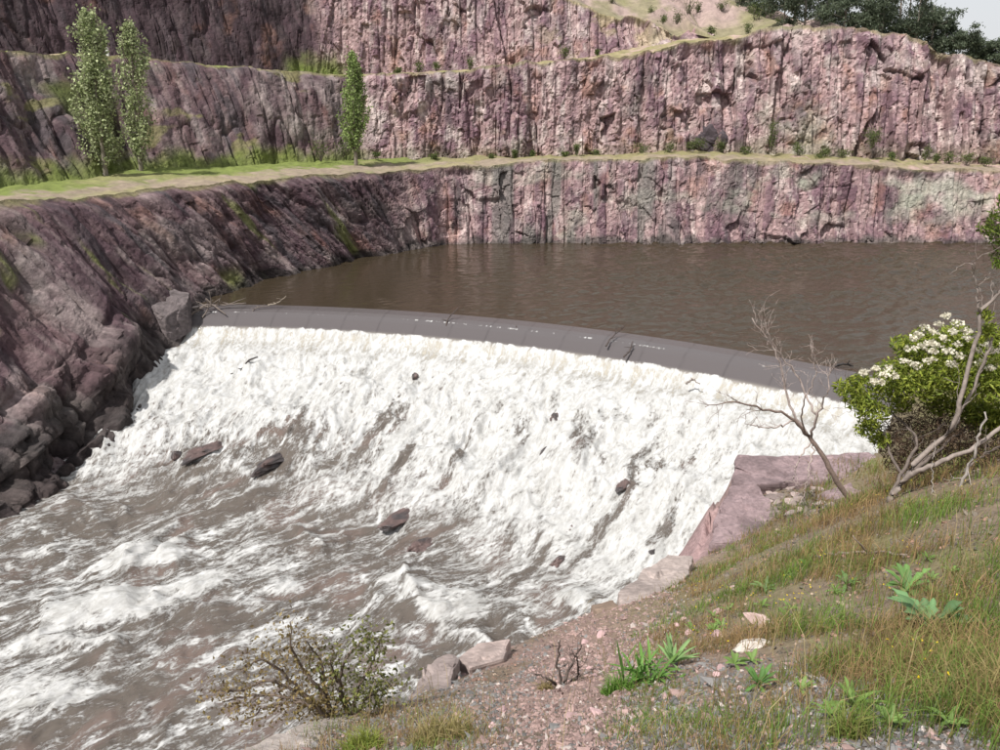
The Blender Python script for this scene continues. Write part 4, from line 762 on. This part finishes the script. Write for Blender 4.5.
shard(766, 626, (0.24, 0.06, 0.06), math.radians(-50), 'long pale pink stone shard lying among the grass', (0.50, 0.37, 0.34), 1)
shard(752, 648, (0.15, 0.09, 0.05), 0.3, 'flat whitish stone at the lower end of the long pink shard', (0.5, 0.45, 0.40), 2)
for k in range(44):
    px, py = rng.uniform(455, 790), rng.uniform(585, 735)
    if py < 640 - (px - 520) * 0.30 + 12: continue
    s_ = rng.uniform(0.015, 0.04) * (1 + 0.5 * (py < 650)); shard(px, py, (s_ * rng.uniform(1, 1.7), s_, s_ * 0.6), rng.uniform(0, 6.3), 'loose pink stone lying on the gravel of the bank', PINK * rng.uniform(0.9, 1.5), 300 + k, rng.uniform(-.3, .3), 'loose stones on the bank')

for k in range(26):
    s_ = rng.uniform(0.07, 0.17); shard(rng.uniform(758, 835), rng.uniform(488, 516), (s_ * rng.uniform(1, 1.6), s_, s_ * 0.6), rng.uniform(0, 6.3), 'angular rubble stone in the pocket of the purple rock ledge', np.array([0.25, 0.20, 0.185]) * rng.uniform(0.6, 1.5), 900 + k, rng.uniform(-.3, .3), 'rubble on the rock ledge')

# ------------------------------------------------------------------ gravel, grass, flowers on the bank
def bank_scatter(rg, n, r0, r1, a0=-40, a1=38):
    a = np.radians(rg.uniform(a0, a1, n)); r = r0 * (r1 / r0) ** rg.uniform(0, 1, n); x, y = r * np.sin(a), r * np.cos(a); z, d = bank_z(x, y); return x, y, z, d
def pix(x, y, z):
    dx, dy, dz = x, y, z - EYE; f = dy * CP - dz * SP; u = dy * SP + dz * CP; return 500 + FPX * dx / f, 375 - FPX * u / f
rg = np.random.default_rng(31); x, y, z, d = bank_scatter(rg, 100000, 1.5, 22, -40, 43); X_, Y_ = pix(x, y, z)
n2 = fbm(x / 0.9, y / 0.9, 830, 3)
redz = sstep(90, 30, np.abs(X_ - 580 - (690 - Y_) * 0.4)) ; greyz = sstep(655, 705, Y_ + 25 * n2)
blockz = (sstep(40, 15, np.abs(X_ - 795)) * sstep(22, 12, np.abs(Y_ - 503)))
dens = np.clip(0.34 + 0.7 * redz + 0.5 * greyz + 1.5 * blockz, 0, 1); ok = (d < 0.05) & (rg.uniform(0, 1, len(x)) < dens) & (Y_ < 790); x, y, z, redz, greyz, blockz, X_, Y_ = (q[ok] for q in (x, y, z, redz, greyz, blockz, X_, Y_))
n = len(x); r = np.hypot(x, y); sz = np.exp(rg.normal(size=n) * 0.45) * 0.0055 * (1 + 0.14 * r) * (1 + 1.3 * blockz); O = np.array([(1, 0, 0), (-1, 0, 0), (0, 1, 0), (0, -1, 0), (0, 0, 1), (0, 0, -1)], float)
V = O[None] * (1 + 0.5 * rg.uniform(-1, 1, (n, 6, 1))) * np.stack([sz * rg.uniform(0.8, 1.7, n), sz, sz * rg.uniform(0.4, 0.8, n)], 1)[:, None]
V += rg.normal(size=V.shape) * sz[:, None, None] * 0.22; an = rg.uniform(0, 6.28, n); ca, sa = np.cos(an)[:, None], np.sin(an)[:, None]; V = np.stack([V[..., 0] * ca - V[..., 1] * sa, V[..., 0] * sa + V[..., 1] * ca, V[..., 2] + V[..., 0] * rg.normal(size=(n, 1)) * 0.3], -1) + np.stack([x, y, z + sz * 0.25], 1)[:, None]
Of = np.array([(0, 2, 4), (2, 1, 4), (1, 3, 4), (3, 0, 4), (2, 0, 5), (1, 2, 5), (3, 1, 5), (0, 3, 5)]); F = (np.arange(n)[:, None, None] * 6 + Of[None]).reshape(-1, 3)
k = rg.uniform(0, 1, n); gc = np.where((k < 0.25 + 0.65 * redz)[:, None], np.array([0.31, 0.215, 0.195]), np.array([0.19, 0.183, 0.178])); gc = np.where((rg.uniform(0, 1, n) < 0.06)[:, None], np.array([0.44, 0.38, 0.35]), gc); gc = gc * rg.uniform(0.45, 1.1, (n, 1)); gc = np.where(((redz < 0.2) & (greyz < 0.3))[:, None], gc * np.array([0.85, 0.74, 0.62]), gc)
tag(mesh_obj('gravel', V.reshape(-1, 3), F, M_STONE, col=np.repeat(gc, 6, 0)), 'angular pink and grey gravel strewn over the bank', 'gravel', kind='stuff')
print('gravel', n)

def blades(rg, x, y, z, h, w, bend, col):
    n = len(x); a = rg.uniform(0, 6.28, n); lx, ly = np.cos(a) * bend * h, np.sin(a) * bend * h; b = rg.uniform(0, 6.28, n); sx, sy = np.cos(b) * w / 2, np.sin(b) * w / 2; P0 = np.stack([x, y, z - 0.01], 1)
    P1 = P0 + np.stack([lx * 0.25, ly * 0.25, h * 0.55], 1); P2 = P0 + np.stack([lx, ly, h * (1 - 0.3 * bend)], 1); sd = np.stack([sx, sy, sx * 0], 1)
    V = np.stack([P0 - sd, P0 + sd, P1 + sd * 0.75, P1 - sd * 0.75, P2], 1).reshape(-1, 3); i = np.arange(n)[:, None] * 5
    return V, [i + [0, 1, 2, 3], i + [3, 2, 4]], np.repeat(col, 5, 0)
rg = np.random.default_rng(41); x, y, z, d = bank_scatter(rg, 240000, 1.7, 24, -42, 41); X_, Y_ = pix(x, y, z); nn = fbm(x / 0.7, y / 0.7, 840, 3); n3 = fbm(x / 2.0, y / 2.0, 842, 2)
red = sstep(80, 25, np.abs(X_ - 575 - (690 - Y_) * 0.42)); grey = sstep(668, 715, Y_ + 30 * nn) * sstep(1010, 900, X_ - 40 * nn); block = sstep(45, 25, np.abs(X_ - 770)) * sstep(515, 495, Y_)
dens = np.clip((0.58 + 1.7 * nn + 0.45 * n3) * (1 - 0.8 * red) * (1 - 0.55 * grey) * (1 - block) * sstep(590, 770, X_ + 0.35 * (Y_ - 560)) + 0.35 * sstep(520, 440, X_) * sstep(690, 720, Y_), 0, 1)
ok = (d < -0.02) & (rg.uniform(0, 1, len(x)) < dens) & (Y_ < 800); x, y, z, nn, X_, Y_ = (q[ok] for q in (x, y, z, nn, X_, Y_)); n = len(x); r = np.hypot(x, y)
h = rg.uniform(0.05, 0.25, n) ** 1.0 * (0.7 + 0.06 * r) * (0.6 + 0.6 * sstep(650, 850, X_)); w = 0.0022 + 0.0006 * r
kc = rg.uniform(0, 1, n) + 1.1 * fbm(x / 0.8, y / 0.8, 845, 3) - 0.02; C0, C1, C2 = np.array([0.26, 0.175, 0.085]), np.array([0.17, 0.165, 0.048]), np.array([0.12, 0.20, 0.035])
col = np.where((kc < 0.38)[:, None], C0, np.where((kc < 0.72)[:, None], C1, C2)) * rg.uniform(0.7, 1.35, (n, 1))
V, F, c = blades(rg, x, y, z, h, w, rg.uniform(0.1, 0.9, n), col); tag(mesh_obj('grass', V, F, M_GRASS, col=c), 'short olive and straw coloured grass covering the bank', 'grass', kind='stuff'); print('grass', n)
# tall dry stalks with seed heads
rg = np.random.default_rng(51); x, y, z, d = bank_scatter(rg, 1500, 2.2, 16, -30, 36); X_, Y_ = pix(x, y, z); ok = (d < -0.02) & (rg.uniform(0, 1, len(x)) < 0.22 + 0.5 * sstep(700, 860, X_)) & (Y_ < 780); x, y, z = x[ok][:420], y[ok][:420], z[ok][:420]; n = len(x); r = np.hypot(x, y)
V, F, c = blades(rg, x, y, z, rg.uniform(0.22, 0.55, n), 0.0022 + 0.0005 * r, rg.uniform(0.05, 0.5, n), np.array([0.36, 0.29, 0.15]) * rg.uniform(0.6, 1.2, (n, 1))); tag(mesh_obj('grass_stalks', V, F, M_GRASS, col=c), 'thin dry grass stalks rising above the bank', 'grass', kind='stuff')
# little yellow flowers
rg = np.random.default_rng(61); x, y, z, d = bank_scatter(rg, 1600, 3.2, 16, 5, 36); X_, Y_ = pix(x, y, z); ok = (d < -0.1) & (X_ > 690) & (fbm(x / 0.8, y / 0.8, 852, 2) > 0.05) & (Y_ < 760); x, y, z = x[ok][:170], y[ok][:170], z[ok][:170]; n = len(x)
pts = np.stack([x, y, z + rg.uniform(0.06, 0.2, n)], 1); V1, F1, i1 = leaves(rg, np.repeat(pts, 4, 0) + rg.normal(size=(n * 4, 3)) * 0.004, 0.010, 0.9); Vs, Fs, cs = blades(rg, x, y, z, pts[:, 2] - z, np.full(n, 0.003), np.zeros(n), np.broadcast_to((0.11, 0.15, 0.04), (n, 3)))
tag(mesh_obj('yellow_wildflowers', np.vstack([V1, Vs]), [F1, Fs[0] + len(V1), Fs[1] + len(V1)], M_LEAF, col=np.vstack([np.broadcast_to((0.75, 0.58, 0.03), V1.shape), cs])), 'tiny yellow wildflowers scattered through the grass', 'flowers', kind='stuff')

# ------------------------------------------------------------------ leafy plants with separate leaves
def leaf_mesh(parent, base, ang, ln, wd, elev, droop, col, seed, wave=0.0):
    rg = np.random.default_rng(seed); m = 9; t = np.linspace(0, 1, m); dirn = np.array([math.cos(ang), math.sin(ang)]); out = ln * (t * math.cos(elev)); zz = ln * (t * math.sin(elev) - droop * t * t)
    wid = wd * (np.sin(math.pi * np.clip(t * 0.92 + 0.06, 0, 1)) ** 0.8) * (1 + wave * rg.normal(size=m) * 0.5); sd = np.array([-dirn[1], dirn[0]])
    c = np.stack([base[0] + dirn[0] * out, base[1] + dirn[1] * out, base[2] + zz], 1); lf = c + np.stack([sd[0] * wid / 2, sd[1] * wid / 2, wid * 0.18], 1); rt = c - np.stack([sd[0] * wid / 2, sd[1] * wid / 2, -wid * 0.18], 1)
    V = np.stack([lf, c, rt], 1).reshape(-1, 3); cc = np.tile(np.stack([np.asarray(col), np.asarray(col) * 1.25 + 0.02, np.asarray(col)]), (m, 1)); return mesh_obj('leaf', V, gridfaces(m, 3), M_LEAF, parent, col=cc, smooth=True)
def rosette(px, py, nl, ln, wd, label, col, seed, elev=(0.3, 1.0), droop=0.5, wave=0.3, jit=0.0):
    rg = np.random.default_rng(seed); b = bpt(px, py); root = empty('leafy_plant', b, label, 'plant')
    for k in range(nl):
        e = rg.uniform(*elev); leaf_mesh(root, b + [rg.normal() * jit, rg.normal() * jit, 0.035], k * 2.4 + rg.uniform(-0.3, 0.3), ln * rg.uniform(0.7, 1.15), wd * rg.uniform(0.8, 1.2), e, droop * rg.uniform(0.5, 1.1), np.asarray(col) * rg.uniform(0.75, 1.25), seed * 50 + k, wave)
rosette(758, 690, 16, 0.16, 0.024, 'bright green rosette with narrow pointed leaves on grey gravel', (0.10, 0.21, 0.05), 1, (0.35, 1.25), 0.35)
rosette(928, 632, 16, 0.36, 0.075, 'broad-leaved blue-green plant sprawling in the grass', (0.12, 0.22, 0.09), 2, (0.35, 1.2), 0.4, 0.5)
rosette(905, 594, 14, 0.32, 0.055, 'mid-green leafy plant just behind the broad-leaved blue-green plant', (0.12, 0.23, 0.06), 3, (0.3, 1.1), 0.4, 0.4)
rosette(845, 588, 9, 0.20, 0.03, 'small green rosette low in the grass under the dead branches', (0.12, 0.20, 0.06), 4)
rosette(765, 592, 8, 0.22, 0.035, 'small pale rosette near the rock ledge in yellow-flowered grass', (0.15, 0.22, 0.08), 5)
rosette(672, 668, 22, 0.24, 0.024, 'pale green spiky rosette growing against the lance-leaved clump', (0.20, 0.32, 0.12), 6, (0.5, 1.35), 0.25)
rosette(850, 712, 13, 0.17, 0.02, 'green plant with slim toothed leaves on the gravel by the grass', (0.13, 0.21, 0.045), 7, (0.4, 1.2), 0.4)
rosette(880, 680, 6, 0.10, 0.02, 'little pale green seedling in the gravelly grass', (0.17, 0.25, 0.07), 8)
rgw = np.random.default_rng(77)
for k in range(30):
    px, py = rgw.uniform(690, 985), rgw.uniform(545, 735)
    if py > 560 + (px - 690) * 0.7 + 90: continue
    rg_ = np.random.default_rng(700 + k); b = bpt(px, py); root = empty('weed', b, 'little green weed with a few leaves in the bank grass', 'weed', 'small weeds in the bank grass')
    for j in range(7): leaf_mesh(root, b + [0, 0, 0.03], j * 2.4 + rg_.uniform(-.4, .4), rg_.uniform(0.07, 0.13), rg_.uniform(0.015, 0.028), rg_.uniform(0.4, 1.2), 0.35, np.array([0.13, 0.21, 0.05]) * rg_.uniform(0.8, 1.3), 4000 + k * 10 + j, 0.4)
def tuft(px, py, nb, h, spread, label, c0, c1, seed):
    rg = np.random.default_rng(seed); b = bpt(px, py); a = rg.uniform(0, 6.28, nb); r_ = np.sqrt(rg.uniform(0, 1, nb)) * spread * 1.2; x, y = b[0] + r_ * np.cos(a), b[1] + r_ * np.sin(a); z = bank_z(x, y)[0]
    k = rg.uniform(0, 1, (nb, 1)); V, F, c = blades(rg, x, y, z, h * rg.uniform(0.45, 1.2, nb) * (1.1 - 0.7 * (r_ / (spread * 1.2)) ** 2), np.full(nb, 0.0065), rg.uniform(0.1, 1.0, nb), np.asarray(c0) * (1 - k) + np.asarray(c1) * k); tag(mesh_obj('grass_tuft', V, F, M_GRASS, col=c, loc=b), label, 'grass tuft', kind='stuff' if spread > 0.22 else None)
rosette(642, 684, 60, 0.27, 0.021, 'dense bright green clump of lance-shaped leaves on the red gravel', (0.10, 0.21, 0.035), 11, (0.3, 1.45), 0.35, 0.3, 0.07)
tuft(618, 692, 420, 0.17, 0.09, 'fine grassy tuft at the side of the lance-leaved clump', (0.07, 0.17, 0.02), (0.16, 0.27, 0.05), 1)
tuft(362, 752, 700, 0.20, 0.12, 'yellow-green grassy clump at the end of the long pale slab', (0.13, 0.17, 0.02), (0.25, 0.28, 0.06), 2)
tuft(848, 735, 300, 0.16, 0.06, 'loose yellowish green tuft below the slim-leaved plant', (0.13, 0.18, 0.03), (0.25, 0.25, 0.08), 3)
tuft(440, 740, 520, 0.22, 0.17, 'thin straw-coloured tuft beside the yellow-green clump', (0.20, 0.18, 0.06), (0.34, 0.27, 0.13), 4)
tuft(545, 690, 200, 0.12, 0.05, 'sparse dry tuft on the red gravel', (0.25, 0.19, 0.09), (0.36, 0.29, 0.14), 5)
tuft(980, 700, 700, 0.26, 0.30, 'tall dry tuft of brownish grass on gravel', (0.22, 0.19, 0.07), (0.32, 0.25, 0.11), 6)

# ------------------------------------------------------------------ bare sapling, flowering bush, twiggy bushes
def twig_fan(rg, P, r0, count, ln, up=0.3, depth=1):
    out = []
    for _ in range(count):
        k = rg.integers(len(P) // 3, len(P)); t = P[min(k + 1, len(P) - 1)] - P[max(k - 1, 0)]; t /= np.linalg.norm(t) + 1e-9; d = t + rg.normal(size=3) * 0.7; d[2] += up; d /= np.linalg.norm(d); L = ln * rg.uniform(0.4, 1.1); q = P[k] + np.cumsum(np.vstack([np.zeros(3), np.repeat(d[None] * L / 5, 5, 0) + rg.normal(size=(5, 3)) * L * 0.05]), 0)
        out.append((q, np.linspace(r0, r0 * 0.35, 6)))
        if depth: out += twig_fan(rg, q, r0 * 0.65, 2, ln * 0.5, up, depth - 1)
    return out
def limb(parent, name, pl, r0, r1, col, rg, tw=0, tl=0.3, tr=0.004, wob=0.01, up=0.3, n=22, lvl=1):
    P = smooth_path([PY(*a) for a in pl], n); P[1:-1] += rg.normal(size=(n - 2, 3)) * wob; paths = [(P, np.linspace(r0, r1, n))] + (twig_fan(rg, P, tr, tw, tl, up, lvl) if tw else [])
    V, F = tubes(paths, 6); return mesh_obj(name, V, F, M_BARK, parent, col=np.broadcast_to(col, V.shape), smooth=True), P
rg = np.random.default_rng(71); sb = bpt(852, 504); Ys = sb[1]; GB = (0.17, 0.125, 0.105); GL = (0.33, 0.27, 0.245)
root = empty('bare_sapling', sb, 'leafless grey sapling leaning over the rock ledge in front of the white water', 'sapling')
limb(root, 'trunk', [(856, 508, Ys), (836, 480, Ys), (823, 456, Ys + 0.1), (809, 436, Ys + 0.2)], 0.075, 0.05, GB, rg, wob=0.006)
for pl, r0, tw, tl in [([(809, 436, Ys + .2), (790, 417, Ys + .1), (760, 408, Ys), (735, 402, Ys - .2), (705, 407, Ys - .3)], 0.042, 14, 0.55), ([(807, 434, Ys + .2), (794, 415, Ys + .3), (785, 385, Ys + .4), (775, 350, Ys + .4), (752, 318, Ys + .5)], 0.036, 22, 0.6),
        ([(811, 437, Ys + .2), (817, 415, Ys), (827, 395, Ys - .1), (830, 368, Ys - .1)], 0.036, 12, 0.45), ([(817, 415, Ys + .1), (804, 392, Ys + .4), (793, 368, Ys + .5), (772, 345, Ys + .4), (766, 322, Ys + .3)], 0.026, 18, 0.5), ([(795, 421, Ys + .2), (770, 428, Ys - .4), (745, 424, Ys - .7)], 0.022, 8, 0.4),
        ([(812, 442, Ys + .2), (797, 464, Ys), (793, 482, Ys - .1)], 0.02, 5, 0.25), ([(813, 445, Ys + .2), (808, 474, Ys - .2), (800, 505, Ys - .3)], 0.022, 5, 0.25), ([(804, 432, Ys + .2), (803, 405, Ys - .3), (815, 378, Ys - .5), (812, 350, Ys - .6)], 0.022, 12, 0.45)]:
    limb(root, 'branch', pl, r0, 0.008, GL if r0 < 0.04 else GB, rg, tw, tl, 0.0065, 0.02)

rg = np.random.default_rng(81); fb = bpt(893, 500); Yb = fb[1]; BR = (0.29, 0.225, 0.19); BD = (0.16, 0.12, 0.10)
root = empty('flowering_bush', fb, 'white-flowered green bush with twisted grey stems on the right bank', 'bush')
for pl, r0, r1, c, tw in [([(1010, 420, Yb - .3), (975, 447, Yb - .4), (946, 460, Yb - .3), (921, 470, Yb - .2), (903, 481, Yb), (889, 502, Yb)], 0.045, 0.075, BR, 0), ([(905, 480, Yb), (914, 463, Yb), (939, 442, Yb), (957, 420, Yb), (960, 398, Yb), (971, 359, Yb + .1), (978, 334, Yb + .1), (979, 312, Yb + .1), (996, 298, Yb + .1), (1012, 278, Yb)], 0.07, 0.03, BR, 6),
        ([(979, 312, Yb + .1), (977, 287, Yb + .1), (971, 263, Yb + .1)], 0.026, 0.008, BR, 4), ([(950, 430, Yb + .1), (964, 409, Yb + .3), (982, 366, Yb + .3), (991, 341, Yb + .3), (1004, 318, Yb + .3)], 0.045, 0.025, BR, 5), ([(985, 412, Yb - .5), (978, 440, Yb - .6), (972, 462, Yb - .6), (960, 488, Yb - .6), (957, 520, Yb - .6)], 0.025, 0.04, (0.36, 0.30, 0.26), 2),
        ([(935, 440, Yb - .3), (932, 468, Yb - .4), (932, 500, Yb - .5)], 0.012, 0.016, (0.34, 0.28, 0.24), 2), ([(889, 500, Yb + .1), (905, 468, Yb + .3), (915, 440, Yb + .6), (900, 420, Yb + .9), (880, 405, Yb + 1.0)], 0.055, 0.015, BD, 12), ([(900, 485, Yb + .3), (925, 455, Yb + .7), (940, 420, Yb + 1.0), (925, 380, Yb + 1.2), (915, 350, Yb + 1.2)], 0.055, 0.015, BD, 12),
        ([(915, 470, Yb + .3), (950, 440, Yb + .8), (985, 410, Yb + 1.1), (1000, 370, Yb + 1.2)], 0.05, 0.02, BD, 12), ([(905, 480, Yb + .2), (890, 455, Yb + .5), (885, 435, Yb + .7), (865, 415, Yb + .8), (850, 392, Yb + .8)], 0.04, 0.012, BD, 10), ([(960, 475, Yb + .2), (985, 455, Yb + .2), (1010, 440, Yb)], 0.03, 0.02, BD, 5)]:
    limb(root, 'stem', pl, r0 * 0.56, r1 * 0.56, np.asarray(c) * [0.80, 0.86, 0.90], rg, tw, 0.5, 0.006, 0.012, 0.2)
ppm = FPX / math.hypot(Yb + 0.8, 5)
def blob(px, py, Y, rpx, n, flat=0.8):
    c = PY(px, py, Y); v = rg.normal(size=(n, 3)); v /= np.linalg.norm(v, axis=1)[:, None]; r_ = rpx / ppm; return c + v * r_ * (rg.uniform(0, 1, (n, 1)) ** 0.45) * [1, 1, flat]
lf = [(848, 388, .8, 13), (858, 398, .7, 15), (872, 410, .6, 17), (868, 428, .7, 13), (880, 440, .7, 10), (862, 380, .9, 10), (893, 372, 1.0, 18), (882, 388, .8, 15), (905, 385, .7, 17), (920, 362, 1.1, 22), (940, 350, 1.2, 22), (962, 352, 1.1, 20), (985, 350, 1.1, 20), (925, 385, .7, 19), (945, 375, .7, 20), (965, 380, .7, 20), (985, 385, .6, 22), (1005, 375, .6, 25), (905, 345, 1.2, 14), (925, 338, 1.2, 14), (955, 335, 1.3, 16), (985, 420, 1.0, 22), (1005, 415, .8, 25), (1000, 340, 1.0, 20), (940, 402, 1.0, 18), (968, 408, 1.0, 20), (900, 402, 1.0, 14), (990, 330, .3, 9), (985, 315, .2, 7)]
pts = np.concatenate([blob(a, b, Yb + c_, r_, int(r_ * r_ * 1.5)) for a, b, c_, r_ in lf])
crown_obj(root, 'foliage', rg, pts, 0.085, ((0.11, 0.16, 0.018), (0.29, 0.32, 0.05)), 0.32, 0.5)
crown_obj(root, 'dead_foliage', rg, np.concatenate([blob(925, 425, Yb + 1.0, 34, 1500), blob(955, 438, Yb + 1.0, 36, 1600), blob(895, 438, Yb + 1.0, 26, 900), blob(985, 450, Yb + .9, 36, 1500), blob(1005, 485, Yb + .5, 32, 900), blob(925, 460, Yb + .9, 28, 900), blob(905, 462, Yb + .8, 20, 500)]), 0.08, ((0.075, 0.05, 0.035), (0.15, 0.10, 0.065)), 0.16, 0)
fl = [(a, b, c_) for a, b, c_ in [(868, 372, .6), (876, 367, .7), (884, 374, .6), (890, 368, .7), (872, 380, .5), (896, 375, .6), (912, 338, .9), (920, 332, .9), (928, 340, .8), (936, 333, .9), (944, 341, .8), (952, 334, .9), (958, 345, .8), (922, 348, .7), (932, 352, .7), (946, 352, .7), (940, 326, 1.0), (955, 324, 1.0), (968, 340, .8), (975, 350, .7), (985, 346, .7), (995, 352, .6), (910, 350, .8), (905, 360, .7), (962, 358, .6), (978, 362, .6), (990, 365, .5), (930, 362, .6), (950, 365, .6), (915, 368, .6), (1003, 345, .6), (925, 325, 1.0), (948, 318, 1.1), (968, 328, 1.0), (880, 384, .5), (938, 345, .7)]]
for a, b, c_ in fl:
    P = blob(a + rg.uniform(-3, 3), b + rg.uniform(-3, 3), Yb + c_ - 0.1, rg.uniform(4.5, 6.5), 46, 0.6); V, F, i_ = leaves(rg, P, 0.037, 0.9, 0.6); mesh_obj('flower_cluster', V, F, M_LEAF, root, col=(np.array([0.72, 0.68, 0.56]) * rg.uniform(0.7, 1.1, (len(P), 1)))[i_])
# leafy twig hanging in at the frame edge
root = empty('leafy_branch', PY(1016, 262, Yb + 0.6), 'dark green leafy branch tip above the flowering bush against the far wall', 'branch')
rg = np.random.default_rng(85); limb(root, 'stem', [(1014, 330, Yb + .7), (1008, 270, Yb + .7), (996, 235, Yb + .7), (992, 205, Yb + .7)], 0.03, 0.008, BR, rg, 5, 0.3, 0.005)
crown_obj(root, 'foliage', rg, np.concatenate([blob(a, b, Yb + .7, r_, int(r_ * r_ * 1.6)) for a, b, r_ in [(988, 228, 9), (996, 215, 8), (1000, 235, 12), (1004, 255, 12), (999, 265, 6), (1008, 200, 10)]]), 0.07, ((0.06, 0.10, 0.012), (0.15, 0.19, 0.03)), 0.32, 0.3)

def twiggy(px, py, Y, limbs, label, seed, cols, nleaf, size, name='twiggy_bush', lc=(0.13, 0.10, 0.08)):
    rg = np.random.default_rng(seed); b = PY(px, py, Y); root = empty(name, b, label, 'bush'); tips = []
    for pl in limbs:
        o, P = limb(root, 'stem', [(px, py, Y)] + [(a, b_, Y + rg.uniform(-.15, .15)) for a, b_ in pl], 0.018, 0.005, lc, rg, 8, 0.16, 0.0028, 0.006)
        tips.append(P)
    if nleaf:
        P = np.concatenate(tips); k = rg.integers(len(P) // 8, len(P), nleaf); pt = P[k] + rg.normal(size=(nleaf, 3)) * 0.085; crown_obj(root, 'foliage', rg, pt, size, cols, 0.55, 0.5)
twiggy(338, 728, 5.0, [[(310, 700), (270, 680), (240, 690), (208, 690)], [(320, 690), (295, 655), (290, 622)], [(300, 690), (265, 660), (240, 672)], [(310, 705), (275, 705), (245, 720)], [(325, 690), (320, 660), (305, 640)], [(300, 700), (255, 695), (222, 702)]], 'brown-leaved twiggy bush leaning out over the rapids', 5, ((0.13, 0.085, 0.035), (0.25, 0.20, 0.08)), 2300, 0.034)
twiggy(352, 722, 5.1, [[(340, 690), (345, 660), (362, 640), (372, 632)], [(358, 690), (372, 662), (380, 640)], [(365, 700), (380, 690), (395, 685)], [(345, 700), (335, 675), (330, 660)]], 'small green-tipped twiggy bush beside the brown-leaved bush', 6, ((0.09, 0.10, 0.03), (0.22, 0.23, 0.07)), 1300, 0.04)
twiggy(563, 705, 4.8, [[(565, 680), (575, 660), (582, 645)], [(562, 685), (558, 665), (560, 640)], [(566, 690), (578, 672), (576, 655)], [(560, 690), (550, 680), (535, 674)]], 'leafless dark twig plant standing in the red gravel', 7, None, 0, 0, 'bare_twig_plant', (0.09, 0.07, 0.06))
bt = bpt(865, 562); stick('fallen_stick', [bpt(815, 560, .05), bpt(860, 558, .06), bpt(905, 560, .05)], 0.02, 0.012, 'thin fallen stick lying in the grass below the dead branches', 'stick', (0.25, 0.20, 0.17), twigs=2, seed=50, wob=0.01)
